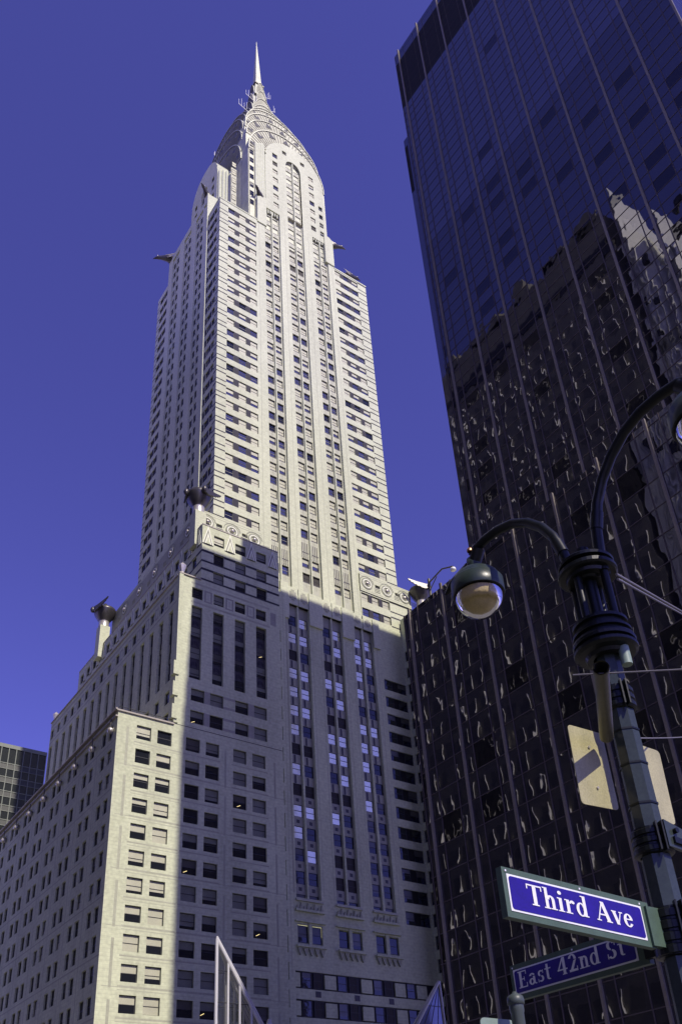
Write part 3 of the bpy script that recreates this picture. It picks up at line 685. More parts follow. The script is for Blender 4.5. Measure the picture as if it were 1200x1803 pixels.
Face('E', 111.8).quad(mb, 60.6, 62.1, 205.8, 223.5, 0, 'spandrel_pale')
for u in (62.5, 63.95): Face('E', 106.69).box(mb, u, u+.16, 199, 230, -.14, .02, 'crown_rib')
mb.build('fluted_pier', sky_t)
# ---- steel crown: nested crossing vaults, each with its sunburst face
tiers = [(15.1, 12.0, 9.9, 226.0, 240.5), (13.6, 11.6, 9.7, 235.0, 247.0), (11.8, 10.9, 9.1, 241.5, 253.5), (9.8, 9.2, 8.1, 248.0, 259.5), (7.6, 7.1, 6.6, 254.0, 265.5), (5.3, 5.0, 4.8, 260.5, 272.0), (3.6, 3.4, 3.2, 267.0, 279.0), (2.5, 2.3, 2.1, 273.5, 285.5), (1.8, 1.65, 1.5, 279.5, 291.5)]
def prof(w_, s_, a_, n=28):
    pts = [(-w_, 195.0)]
    for k in range(n+1):
        t = math.pi-math.pi*k/n; pts.append((w_*math.cos(t)*1.0, s_+(a_-s_)*abs(math.sin(t))**.92))
    pts.append((w_, 195.0)); return pts
for ti, (dY_, dX_, w_, s_, a_) in enumerate(tiers):
    mb = MB(); P = prof(w_, s_, a_)
    for ax in (0, 1):
        d_ = dX_ if ax else dY_
        fl_ = (1, 1, 1, .9, .7, .5, .3, .1, 0)[ti]; wk = 1+.105*fl_      # the two sunlit arms reach farther towards their shared corner
        def pt(u, z, d): return (CXc-fl_+u*wk, CYc+d, z) if ax == 0 else (CXc+d, CYc-fl_+u*wk, z)
        for sg in (-1, 1):
            fl = (sg > 0) != (ax == 1)
            mb.poly([pt(u, z, sg*d_) for u, z in P][::-1], 'crown_steel', fl)
            for i in range(len(P)-1):
                a, b = P[i], P[i+1]
                mb.poly([pt(*a, sg*d_), pt(*b, sg*d_), pt(*b, 0), pt(*a, 0)], 'crown_steel', fl, i not in (0, len(P)-2))
            # rim moulding and radial ribs
            inner = tiers[ti-1] if ti else None
            n = 34-ti*2
            for k in range(n):
                t = math.pi*(k+.5)/n; t2 = t+.038+.007*ti
                def e(t, sc_):
                    return (w_*math.cos(t)*sc_, s_+(a_-s_)*abs(math.sin(t))**.92*sc_ if sc_ < 1 else s_+(a_-s_)*abs(math.sin(t))**.92)
                if (k % 5) in (0, 1) or n < 20:
                    pass
                q = [e(t, .99), e(t2, .99), e(t2, .45), e(t, .45)]
                dd = sg*(d_+.10)
                mb.poly([pt(*z_, dd) for z_ in q], 'crown_rib', not fl)
                mb.poly([pt(*q[0], dd), pt(*q[3], dd), pt(*q[3], sg*d_), pt(*q[0], sg*d_)], 'crown_rib'); mb.poly([pt(*q[1], dd), pt(*q[1], sg*d_), pt(*q[2], sg*d_), pt(*q[2], dd)], 'crown_rib')
            if ti < 6:
                nw = 7-ti//2
                for k in range(nw):
                    t = math.pi*(k+.5)/nw; c = e_c = (w_*math.cos(t)*.92, s_+(a_-s_)*abs(math.sin(t))**.92-.12*(a_-s_)*abs(math.sin(t))-.3)
                    rr = 1.25-.1*ti; dd = sg*(d_+.16); rd_ = Vector((math.cos(t), math.sin(t))); tg = Vector((-rd_.y, rd_.x)); cc = Vector(c)
                    tri = [cc+rd_*rr*.9, cc-rd_*rr*.6+tg*rr*.7, cc-rd_*rr*.6-tg*rr*.7]
                    mb.poly([pt(v_.x, v_.y, dd) for v_ in tri], 'blind_dim', not fl)
                    for i in range(3):
                        a, b = tri[i], tri[(i+1) % 3]; mb.poly([pt(a.x, a.y, dd), pt(b.x, b.y, dd), pt(b.x, b.y, sg*d_), pt(a.x, a.y, sg*d_)], 'crown_steel')
            # rim band
            for i in range(1, len(P)-2):
                a, b = P[i], P[i+1]; k_ = .978
                ia, ib = (a[0]*k_, s_+(a[1]-s_)*k_), (b[0]*k_, s_+(b[1]-s_)*k_)
                mb.poly([pt(*a, sg*(d_+.22)), pt(*b, sg*(d_+.22)), pt(*ib, sg*(d_+.22)), pt(*ia, sg*(d_+.22))], 'crown_steel', fl)
                mb.poly([pt(*a, sg*(d_+.22)), pt(*a, sg*d_), pt(*b, sg*d_), pt(*b, sg*(d_+.22))], 'crown_steel'); mb.poly([pt(*ia, sg*(d_+.22)), pt(*ib, sg*(d_+.22)), pt(*ib, sg*d_), pt(*ia, sg*d_)], 'crown_rib')
    mb.build('crown_tier', sky_t)
mb = MB()
sq = lambda r, z: [(CXc-r, CYc-r, z), (CXc+r, CYc-r, z), (CXc+r, CYc+r, z), (CXc-r, CYc+r, z)]
mb.grid([sq(2.0, 284), sq(1.35, 290.6), sq(.95, 292.5), sq(.5, 306), sq(.05, 319)], 'crown_steel', True, False)
mb.grid([sq(1.5, 291.4), sq(1.5, 291.9)], 'crown_rib', True, False); mb.poly(sq(1.5, 291.9), 'crown_rib')
mb.build('spire', sky_t)
def antenna(x, y, z, dx, n, h):
    mb = MB(); mb.tube([(x+dx*.9, y, z-1.2), (x-dx*.4, y, z)], .09, 'sign_white', 5)
    for i in range(n): xx = x-dx*.4+dx*i*.32; mb.tube([(xx, y, z-.1), (xx, y, z+h*(.7+.3*(i % 2)))], .05, 'sign_white', 5)
    mb.build('antenna', sky_t)
antenna(69.6, 118.3, 276.5, 2.6, 5, 3.0); antenna(66.6, 117.0, 266.0, 2.6, 4, 3.4)
antenna(76.0, 118.3, 282.5, -1.4, 3, 3.0); antenna(77.5, 118.3, 277.0, -1.2, 2, 3.0); antenna(82.6, 113.8, 255.0, -.6, 2, 3.4); antenna(83.9, 112.5, 249, -.6, 2, 3.4)
for i, (dY_, dX_, w_, s_, a_) in enumerate(tiers[:6]): antenna(CXc-dX_-.1, CYc+w_*.45, a_-1.3, .5, 2, 1.8)
make_windows(W, sky_t)

# ================================================================== DARK GLASS OFFICE TOWER
gt = empty('office_tower', (51.5, 29, 0), 'dark bronze glass office tower mirroring its neighbours, with a lower projecting wing', 'office building')
XT, XW, ZR, ZW = 51.5, 43.66, 146.8, 46.9
mb = MB(); GF = Face('S', XT)
my = [45.55-4.124*k for k in range(9)]
def curtain(mb, F, ys, z0, z1, fh, z_ref, yend, dark_from=1e9, dark_to=1e9, wavy_below=1e9):
    """every pane its own slightly tilted sheet; narrow side lights and a wide centre light per bay"""
    z = z_ref
    while z-fh > z0: z -= fh
    levels = []
    while z < z1:
        levels.append((max(z, z0), min(z+fh*.5, z1), 's')); levels.append((max(z+fh*.5, z0), min(z+fh, z1), 'w')); z += fh
    for i, y in enumerate(ys):
        y1 = y; y0 = ys[i+1] if i+1 < len(ys) else yend
        if abs(y1-y0) < .2: continue
        wd = y1-y0; cuts = [y0, y0+wd*.25, y0+wd*.75, y1]
        for (a, b, kd) in levels:
            if b-a < .05: continue
            for j in range(3):
                u0, u1 = cuts[j]+.03, cuts[j+1]-.03; ta, tb = random.gauss(0, .0011), random.gauss(0, .0011); t = [-ta-tb, ta-tb, ta+tb, tb-ta]
                dk = a > dark_from and b < dark_to+.5
                mt = 'matte_black' if dk else ('tint_glass' if a < wavy_below else 'tint_glass_flat')
                if not dk and kd == 'w' and j == 1 and random.random() < (.30 if a < wavy_below else .03): mt = 'tint_glass_dark'
                pts = [(u0, a+.03), (u1, a+.03), (u1, b-.03), (u0, b-.03)]
                mb.poly([F.p(u, zz_, t[k]) for k, (u, zz_) in enumerate(pts)], mt, F.flip)
curtain(mb, GF, [46.46]+my, ZW-1, ZR, 3.25, 58.1, 12.58, 132.5, 144.7, 100.7)
mb.poly([GF.p(12.58, ZW-1, .05), GF.p(46.46, ZW-1, .05), GF.p(46.46, ZR, .05), GF.p(12.58, ZR, .05)], 'bronze_mullion', True)
GF.quad(mb, 46.46, 47.24, ZW-1, 126.2, 0, 'tint_glass_flat'); GF.quad(mb, 46.68, 47.24, 114.3, 124.5, -.01, 'matte_black')
Face('W', 46.46).quad(mb, XT, 108, 126, ZR, 0, 'bronze_mullion'); Face('W', 47.24).quad(mb, XT, 108, ZW, 126.2, 0, 'bronze_mullion'); mb.poly([(XT, 46.46, 126.2), (108, 46.46, 126.2), (108, 47.24, 126.2), (XT, 47.24, 126.2)], 'bronze_mullion')
Face('N', 108).quad(mb, 12.58, 47.24, 0, ZR, 0, 'bronze_mullion')
mb.poly([(XT, 12.58, ZR-.2), (108, 12.58, ZR-.2), (108, 46.46, ZR-.2), (XT, 46.46, ZR-.2)], 'roofing')
EF = Face('E', 12.58); curtain(mb, EF, [XT+4.124*(k+1) for k in range(12)], ZW, ZR, 3.25, 58.1, XT, 132.5, 144.7)
EF.quad(mb, XT, 108, 0, ZR, .05, 'bronze_mullion')
mb.build('tower_curtain_wall', gt)
mb = MB(); WF = Face('S', XW)
wy = [47.92-4.19*k for k in range(9)]
curtain(mb, WF, [48.79]+wy, 0, ZW, 4.16, 11.04, 12.58, wavy_below=1e9)
WF.quad(mb, 12.58, 48.79, 0, ZW, .05, 'bronze_mullion')
Face('W', 48.79).quad(mb, XW, 108, 0, ZW, 0, 'bronze_mullion')
mb.poly([(XW, 12.58, ZW-.2), (XT, 12.58, ZW-.2), (XT, 48.79, ZW-.2), (XW, 48.79, ZW-.2)], 'roofing'); mb.poly([(XT, 46.46, ZW-.2), (108, 46.46, ZW-.2), (108, 48.79, ZW-.2), (XT, 48.79, ZW-.2)], 'roofing')
Face('E', 12.58).quad(mb, XW, XT, 0, ZW, 0, 'tint_glass_flat')
mb.build('wing_curtain_wall', gt)
for y in my: mb = MB(); GF.box(mb, y-.1, y+.1, ZW, ZR+.3, -.15, .0, 'bronze_mullion'); mb.build('mullion', gt)
for y in wy: mb = MB(); WF.box(mb, y-.1, y+.1, 0, ZW+.3, -.15, .0, 'bronze_mullion'); mb.build('mullion', gt)
def fine(F, ys, yend, z0, z1, fh, z_ref, nm):
    mb = MB()
    for i, y in enumerate(ys[:-1]+[ys[-1]]):
        y0 = ys[i+1] if i+1 < len(ys) else yend
        for f_ in (.25, .75): c = y0+(y-y0)*f_; F.box(mb, c-.03, c+.03, z0, z1, -.06, .0, 'bar_metal')
    z = z_ref
    while z > z0: z -= fh
    while z < z1:
        for zz_ in (z, z+fh*.5):
            if z0 < zz_ < z1: F.box(mb, yend, ys[0], zz_-.03, zz_+.03, -.03, .0, 'bar_metal')
        z += fh
    tag(mb.build(nm, gt), kind='stuff', label='thin glazing bars of the dark facade')
fine(GF, [46.46]+my, 12.58, ZW, 132.5, 3.25, 58.1, 'glazing_bar'); fine(WF, [48.79]+wy, 12.58, 0, ZW, 4.16, 11.04, 'glazing_bar')
mb = MB(); mb.box(59.4, 98, 20, 46.3, ZR, ZR+6.2, 'bronze_mullion'); mb.build('penthouse', gt)
mb = MB(); mb.tube([(44.15, 45.6, ZW), (44.15, 45.6, 49.1)], .11, 'tube_paint', 8); mb.tube([(44.15, 45.6, 48.7), (43.95, 43.66, 48.8), (43.75, 42.2, 48.0)], .07, 'tube_paint', 8); mb.tube([(44.15, 45.6, 47.9), (44.05, 44.5, 48.6)], .04, 'tube_paint', 6)
mb.lathe((43.75, 42.2, 47.6), [(.05, .3), (.22, .2), (.24, 0), (.12, -.06), (0, -.06)], 'sign_white', 12)
tag(mb.build('roof_lamp', None, (44.15, 45.6, ZW)), 'slim roof lamp with a bent arm standing on the edge of the dark glass wing', 'lamp')

# ================================================================== BUILDINGS SEEN IN THE MIRRORING GLASS
rb = empty('office_block', (-30, 90, 0), 'dark office block across the street, seen only mirrored in the glass facade', 'office building')
mb = MB(); mb.box(-45, -10, 54.5, 150, 0, 174, 'reflect_stone'); mb.box(-45, -10, -4, 29.9, 0, 118, 'reflect_stone'); mb.box(-10.6, -9.8, 54.5, 150, 163, 165.5, 'black_brick'); [mb.box(-38, -10, q, q+ww, 173, 173+hh, 'reflect_stone') for q, ww, hh in ((56, 5, 3.5), (64, 7, 2), (76, 3, 5), (84, 9, 2.6), (98, 4, 4), (108, 12, 2))]; mb.build('wall', rb)
mb = MB(); NF = Face('N', -10)
for (ya, yb, zt) in ((55.5, 149, 158), (-3, 29, 112)):
    y = ya
    while y < yb:
        z = 9+random.random()*.3
        while z < zt:
            NF.box(mb, y-.025, y+.025, z, z+2.7, -.22, 0, 'reflect_fin') if random.random() < .9 else None
            NF.quad(mb, y+.1, y+1.7, z, z+2.5, -.01, 'reflect_pane'); z += 4.6
        y += 2.9
tag(mb.build('window', rb), kind='stuff', label='pale window jambs and dark panes in rows')
ra = empty('stepped_tower', (-20, 42, 0), 'pale stepped art deco tower seen mirrored at the right edge of the dark facade', 'tower')
mb = MB()
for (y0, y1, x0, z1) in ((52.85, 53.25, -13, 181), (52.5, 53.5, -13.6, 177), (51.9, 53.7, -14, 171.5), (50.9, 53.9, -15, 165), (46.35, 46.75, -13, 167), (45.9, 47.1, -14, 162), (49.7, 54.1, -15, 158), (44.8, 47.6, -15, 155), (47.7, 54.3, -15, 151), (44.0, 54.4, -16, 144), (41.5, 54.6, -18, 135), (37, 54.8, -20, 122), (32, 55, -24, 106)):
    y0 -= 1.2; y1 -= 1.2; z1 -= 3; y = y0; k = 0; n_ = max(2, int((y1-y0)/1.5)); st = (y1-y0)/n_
    for k in range(n_):     # saw-tooth folds added to catch the sun; facets turned away are coloured dark
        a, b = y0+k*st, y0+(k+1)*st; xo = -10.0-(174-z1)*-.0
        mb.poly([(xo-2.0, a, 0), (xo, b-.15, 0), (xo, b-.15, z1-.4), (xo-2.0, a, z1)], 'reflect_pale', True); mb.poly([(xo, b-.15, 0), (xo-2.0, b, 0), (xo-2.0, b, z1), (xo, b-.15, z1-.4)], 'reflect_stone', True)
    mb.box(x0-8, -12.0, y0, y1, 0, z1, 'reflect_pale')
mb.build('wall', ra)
mb = MB()
for k in range(30):
    y = random.uniform(36, 53.5); z = random.uniform(60, 158); mb.box(-10.6, -9.9, y, y+.9, z, z+2.2, 'black_brick')
mb.build('window', ra)

# ================================================================== FAR LEFT OFFICE BUILDING
fb = empty('glass_office_building', (40, 195, 0), 'dark green glass office block with pale grid bars at the far left', 'office building')
DF = Face('E', 190.0); mb = MB()
mb.box(28, 57.2, 190, 230, 0, 99.2, 'far_glass', top='roofing'); mb.build('wall', fb)
mb = MB()
x = 57.2-.2; xs = [30.6+1.65*k for k in range(16)]+[57.1]
for x in xs: DF.box(mb, x-.09, x+.09, 0, 99.2, -.16, -.002, 'far_mullion')
mb.build('mullion', fb)
mb = MB(); z = 94.8
DF.box(mb, 28, 57.2, 98.5, 99.4, -.2, -.002, 'far_mullion')
while z > 30:
    DF.box(mb, 28, 57.2, z-.09, z+.09, -.13, -.004, 'far_mullion'); DF.box(mb, 28, 57.2, z-1.25, z-.12, -.03, -.004, 'far_panel'); DF.box(mb, 28, 57.2, z-1.38, z-1.25, -.12, -.004, 'far_mullion'); z -= 3.3
mb.build('spandrel', fb)

# ================================================================== GLASS PYRAMIDS
def pyramid(loc, pts_base, apex, label, glass, nbar, has_fins):
    o = empty('glass_pyramid', loc, label, 'glass pyramid', 'glass pyramids between the two skyscrapers')
    mb = MB(); A = Vector(apex); B = [Vector(p) for p in pts_base]
    for i in range(len(B)): mb.poly([B[i], B[(i+1) % len(B)], A], glass)
    mb.build('glazing', o)
    mb = MB()
    for p in B: mb.tube([p, A], .2, 'pyramid_frame', 6); mb.tube([p+(Vector((0, 0, 0)) if not has_fins else Vector((.1, -.3, .9))), A+Vector((0, 0, .3 if has_fins else 0))], .12, 'pyramid_frame', 6)
    mb.build('corner_rib', o)
    mb = MB()
    for i in range(len(B)):
        P, Q = B[i], B[(i+1) % len(B)]
        for k in range(1, nbar):
            t = k/nbar; b0 = P.lerp(Q, t)
            if has_fins:       # bars run straight up to the sloping edge
                if t < .999:
                    L = A-Q if (A-Q).xy.length > (A-P).xy.length else A-P; base_ = Q if L == A-Q else P
                    s_ = (1-t) if base_ is Q else t
                    top_ = base_.lerp(A, max(0, min(1, 1-((b0-(P if base_ is Q else Q)).length/(Q-P).length))))
                    mb.tube([b0, top_], .15, 'pyramid_frame', 5)
            else: mb.tube([b0, A], .05, 'window_frame', 5)
        for k in range(1, 9):
            t = k/9; mb.tube([P.lerp(A, t), Q.lerp(A, t)], .045, 'window_frame', 5)
    mb.build('glazing_bar', o)
    return o
pyramid((48, 84, 0), [(45.4, 85.0, 0), (63.2, 85.0, 0), (63.2, 92, 0), (50.6, 94, 0)], (45.55, 85.2, 28.6), 'tall glass prism with pale upright fins, tapering to a sharp point', 'pyramid_glass_dark', 13, True)
pyramid((52, 87, 0), [(47.2, 86.6, 0), (58.5, 86.6, 0), (58.5, 92, 0), (47.2, 92, 0)], (53.0, 87.2, 21.4), 'small glass peak just right of the finned prism, at the bottom edge', 'pyramid_glass_dark', 6, False)
pyramid((66, 80, 0), [(54.4, 84.2, 0), (76.0, 84.6, 0), (79, 96, 0), (60, 96, 0)], (75.6, 85.2, 26.9), 'blue glass pyramid beside the dark glass building at bottom right centre', 'pyramid_glass', 4, False)

# ================================================================== STREET LAMP
PX, PY = 5.78, 3.95
lp = empty('street_lamp', (PX, PY, 0), 'black twin-arm street lamp with faceted pole and round glass globes', 'street lamp')
mb = MB()
oct_ = lambda r, z: [(PX+r*math.cos(math.pi/8+math.pi/4*k), PY+r*math.sin(math.pi/8+math.pi/4*k), z) for k in range(8)]
mb.grid([oct_(.30, 0), oct_(.30, .6), oct_(.20, .9), oct_(.125, 1.2), oct_(.116, 3.0), oct_(.108, 4.6), oct_(.10, 6.0)], 'pole_paint', True, False)
mb.build('pole', lp)
def strap(z, h, r, n=3):
    mb = MB(); pr = [(.11, -h/2-.008), (r, -h/2)]
    for k in range(n): z0 = -h/2+h*k/n; pr += [(r, z0+.004), (r+.012, z0+.010), (r+.012, z0+h/n-.022), (r, z0+h/n-.014)]
    mb.lathe((PX, PY, z), pr+[(r, h/2), (.11, h/2+.008)], 'lamp_paint', 28, False)
    for q in (-1.98, -2.22):      # bolted flanges
        d = Vector((math.cos(q), math.sin(q), 0)); sd = Vector((-d.y, d.x, 0))*.006; c = Vector((PX, PY, z))+d*r; e = d*.055; hh = Vector((0, 0, h*.56))
        P8 = [c-sd-hh, c+sd-hh, c+sd+e-hh, c-sd+e-hh, c-sd+hh, c+sd+hh, c+sd+e+hh, c-sd+e+hh]
        for f in ((0, 3, 2, 1), (4, 5, 6, 7), (0, 1, 5, 4), (1, 2, 6, 5), (2, 3, 7, 6), (3, 0, 4, 7)): mb.poly([P8[i] for i in f], 'lamp_paint')
    mb.build('strap', lp)
strap(5.32, .20, .125); strap(4.08, .20, .138); strap(3.40, .34, .145, 4)
for z, r in ((5.02, .107), (4.72, .109), (4.38, .111)): mb = MB(); mb.grid([oct_(r+.006, z-.008), oct_(r+.006, z+.008)], 'lamp_paint', True, False); mb.build('seam_ring', lp)
mb = MB()     # lower drum
mb.lathe((PX, PY, 5.72), [(.12, 0), (.17, .0), (.185, .03), (.24, .04), (.268, .06), (.272, .085), (.235, .09), (.232, .12), (.262, .125), (.268, .15), (.262, .17), (.225, .175), (.222, .215), (.25, .22), (.25, .245), (.215, .25), (.21, .31), (.235, .315), (.235, .345), (.2, .355), (.1, .36), (0, .36)], 'lamp_paint', 36, False)
mb.build('lower_collar', lp)
mb = MB()
mb.lathe((PX, PY, 6.55), [(0, -.02), (.11, -.02), (.125, .0), (.19, .0), (.2, .03), (.245, .035), (.262, .05), (.262, .085), (.2, .09), (.195, .135), (.245, .14), (.25, .165), (.235, .18), (.16, .185), (.16, .2), (0, .2)], 'lamp_paint', 36, False)
mb.build('upper_collar', lp)
for (dx, dy) in ((0, .17), (0, -.17), (.15, 0.03), (-.13, .02)):
    mb = MB(); mb.tube([(PX+dx, PY+dy, 6.05), (PX+dx, PY+dy, 6.6)], .036, 'lamp_paint', 12); mb.build('stay_rod', lp)
mb = MB(); mb.tube([(PX, PY, 6.05), (PX, PY, 6.9)], .06, 'lamp_paint', 14); mb.build('core_tube', lp); mb = MB(); mb.tube([(PX, PY-.17, 5.58), (PX, PY-.17, 5.78)], .045, 'sign_grey_green', 12)
mb.build('conduit_stub', lp)
for sg in (1, -1):
    path = [(.17, 6.55), (.175, 6.78), (.20, 7.0), (.27, 7.25), (.38, 7.45), (.53, 7.62), (.72, 7.75), (.92, 7.81), (1.10, 7.82), (1.24, 7.80), (1.32, 7.74)] if sg > 0 else [(.17, 6.55), (.175, 6.78), (.20, 7.0), (.27, 7.25), (.38, 7.45), (.53, 7.62), (.72, 7.76), (.92, 7.83), (1.14, 7.84), (1.33, 7.81), (1.43, 7.74)]
    pts = []
    for i in range(len(path)-1):
        for t in (0, .33, .66): pts.append((PX, PY+sg*(path[i][0]*(1-t)+path[i+1][0]*t), path[i][1]*(1-t)+path[i+1][1]*t))
    pts.append((PX, PY+sg*path[-1][0], path[-1][1]))
    mb = MB(); mb.tube(pts, .05, 'lamp_paint', 14); mb.tube([pts[6], pts[8]], .058, 'lamp_paint', 14)
    arm = mb.build('arm', lp)
    c = (PX, PY+sg*(1.32 if sg > 0 else 1.43), 7.27)
    mb = MB()
    mb.lathe(c, [(.0, .44), (.07, .43), (.08, .34), (.065, .27), (.11, .265), (.18, .24), (.225, .20), (.25, .15), (.262, .125), (.272, .12), (.272, -.02), (.266, -.035)], 'lamp_paint_green', 40)
    mb.lathe(c, [(.266, -.035), (.25, -.042), (.242, -.03)], 'lamp_paint', 40)
    mb.tube([(c[0], c[1]+.02*sg, c[2]+.33), (c[0], c[1]-.1*sg, c[2]+.5)], .07, 'lamp_paint', 12)
    hd = mb.build('lamp_hood', lp)
    mb = MB(); mb.lathe((c[0]-.05, c[1]-.02, c[2]+.5), [(.03, 0), (.033, .02), (.022, .045), (0, .055)], 'brass', 12); mb.build('lamp_bolt', hd)
    mb = MB(); mb.tube([(c[0], c[1]+sg*.06, c[2]+.36), (c[0], c[1]+sg*.34, c[2]+.33), (c[0], c[1]+sg*.46, c[2]+.27)], [.07, .05, .02], 'lamp_paint', 8); mb.build('hood_spur', hd)
    mb = MB(); mb.lathe(c, [(.243, -.03), (.243, -.07), (.235, -.125), (.205, -.185), (.155, -.24), (.09, -.276), (.04, -.288), (0, -.29)], 'lamp_glass', 36); mb.build('globe', lp)
    mb = MB(); mb.lathe(c, [(.228, -.04), (.226, -.07), (.215, -.12), (.196, -.172), (.185, -.165), (.145, -.215), (.08, -.25), (.035, -.262), (0, -.265)], 'lens_beige', 40, True); mb.build('refractor', lp)
# tube arm, lattice bracket
mb = MB(); a = Vector((4.84, 3.38, 5.04)); b = Vector((5.62, 4.02, 4.98))
n_ = 18
mb.tube([a, b], .056, 'tube_paint', n_, caps=False); mb.tube([a, b], .049, 'matte_black', n_, caps=False)
dv = (b-a).normalized(); mb.tube([a+dv*.0, a+dv*.03], .062, 'tube_paint', n_, caps=False); mb.poly([a+dv*.25+Vector((0, 0, 0))+(Vector((0, 0, 1))*math.cos(2*math.pi*k/12)+dv.cross(Vector((0, 0, 1)))*math.sin(2*math.pi*k/12))*.05 for k in range(12)], 'matte_black')
mb.build('open_tube_arm', lp)
mb = MB(); XF = Face('E', PY-.17)
XF.prism(mb, [(5.74, 4.0), (6.06, 3.98), (6.10, 4.05), (6.02, 4.15), (5.74, 4.21)], 0, .03, 'pole_paint')
XF.prism(mb, [(5.80, 4.03), (5.98, 4.02), (5.99, 4.06), (5.80, 4.08)], -.02, 0, 'lamp_paint'); 
for u, z in ((5.84, 4.13), (5.99, 4.07)): mb.tube([(u, PY-.2, z), (u, PY-.17, z)], .022, 'lamp_paint', 8)
mb.tube([(6.08, PY-.15, 4.08), (6.5, PY-.2, 4.0)], .05, 'pole_paint', 10)
mb.build('bracket_plate', lp)

# ================================================================== STREET SIGNS
def seg(pts, w): return ('s', pts, w)
def glyph(ch):
    """serif letters on a unit body: list of polygons (cap height 1)"""
    P = []
    def rect(x0, x1, y0, y1): P.append([(x0, y0), (x1, y0), (x1, y1), (x0, y1)])
    def arc(cx, cy, rx, ry, a0, a1, w0, w1, n=14):      # stroke of changing width: w0 on vertical parts, w1 on horizontal parts
        for k in range(n):
            q = []
            for t, s_ in ((k/n, 1), ((k+1)/n, 1), ((k+1)/n, 0), (k/n, 0)):
                a = R(a0+(a1-a0)*t); wx, wy = (0, 0) if s_ else (w0, w1)
                q.append((cx+(rx-wx)*math.cos(a), cy+(ry-wy)*math.sin(a)))
            P.append(q if a1 > a0 else q[::-1])
    def line(x0, y0, x1, y1, w): P.append([(x0-w/2, y0), (x0+w/2, y0), (x1+w/2, y1), (x1-w/2, y1)])
    S = .17; T = .055; xh = .68
    def foot(cx, y=0, l=.17, r_=.17, up_=True):
        rect(cx-l, cx+r_, y if up_ else y-T, y+T if up_ else y)
    if ch == 'T': rect(.36-S/2, .36+S/2, 0, 1); foot(.36); rect(0, .72, 1-T*1.3, 1); rect(0, .05, .76, 1); rect(.67, .72, .76, 1); wd = .74
    elif ch == 'h':
        rect(.08, .08+S*.85, 0, 1.04); foot(.15, l=.15, r_=.15); rect(0, .1, 1.04-T, 1.04)
        arc(.33, xh-.22, .20, .22, 0, 180, S*.85, .09); rect(.53-S*.85, .53, 0, xh-.2); foot(.46, l=.14, r_=.16); wd = .64
    elif ch == 'i': rect(.08, .08+S*.9, 0, xh); foot(.155, l=.15, r_=.15); rect(0, .1, xh-T, xh); arc(.155, .93, .095, .095, 0, 360, .095, .095, 16); wd = .33
    elif ch == 'r': rect(.08, .08+S*.9, 0, xh); foot(.155, l=.15, r_=.18); rect(0, .1, xh-T, xh); arc(.38, xh-.20, .16, .2, 60, 170, .09, .10); arc(.42, xh-.1, .075, .075, 0, 360, .075, .075, 12); wd = .52
    elif ch == 'd': arc(.26, .33, .25, .35, 0, 360, S*.85, .07, 24); rect(.37, .37+S*.9, 0, 1.04); rect(.28, .40, 1.04-T, 1.04); foot(.46, l=.0, r_=.14); wd = .63
    elif ch == 'n': rect(.08, .08+S*.85, 0, xh); foot(.15, l=.15, r_=.15); rect(0, .1, xh-T, xh); arc(.33, xh-.22, .20, .22, 0, 180, S*.85, .09); rect(.53-S*.85, .53, 0, xh-.2); foot(.46, l=.14, r_=.16); wd = .64
    elif ch == 'A': line(.06, 0, .36, 1, .06); line(.64, 0, .36, 1, S*1.1); rect(.18, .52, .30, .37); foot(.08, l=.10, r_=.13); foot(.64, l=.15, r_=.15); wd = .80
    elif ch == 'v': line(.10, xh, .29, 0, S); line(.48, xh, .29, 0, .055); rect(-.02, .24, xh-T, xh); rect(.38, .58, xh-T, xh); wd = .56
    elif ch == 'e': arc(.27, .34, .25, .35, 12, 330, S*.9, .07, 22); rect(.10, .50, .36, .42); wd = .56
    elif ch == 'E': rect(.08, .08+S, 0, 1); rect(0, .6, 0, T*1.2); rect(0, .58, 1-T*1.2, 1); rect(.2, .44, .48, .54); rect(.55, .6, 0, .26); rect(.53, .58, .76, 1); rect(.4, .44, .38, .64); wd = .68
    elif ch == 'a': arc(.25, xh-.19, .2, .19, 20, 165, .15, .07); rect(.30, .30+S*.85, .08, xh-.2); arc(.22, .19, .20, .20, 20, 340, .14, .07, 18); arc(.49, .12, .12, .12, 180, 300, .07, .07, 8); wd = .58
    elif ch == 's': arc(.22, xh-.18, .18, .18, 40, 250, .13, .075, 12); arc(.23, .19, .19, .19, -140, 80, .13, .075, 12); rect(.36, .40, xh-.2, xh); rect(.03, .07, 0, .2); wd = .48
    elif ch == 't': rect(.10, .10+S*.85, .1, .92); rect(0, .4, xh-.07, xh); arc(.26, .13, .16, .13, 180, 310, .13, .07, 8); wd = .42
    elif ch == '4': rect(.36, .36+S, 0, 1); rect(0, .64, .26, .34); line(.06, .30, .40, .98, .09); foot(.44, l=.14, r_=.14); wd = .68
    elif ch == '2': arc(.30, .70, .25, .30, -5, 165, S*.9, .08, 14); P.append([(.06, 0), (.24, .0), (.55, .66), (.38, .62)]); rect(.04, .58, 0, .13); rect(.53, .58, .0, .26); wd = .66
    elif ch == 'S': arc(.30, .74, .26, .26, 30, 262, .17, .08, 14); arc(.30, .26, .26, .26, -150, 82, .17, .08, 14); rect(.50, .55, .7, .98); rect(.04, .09, .02, .3); wd = .64
    else: wd = .34
    return P, wd
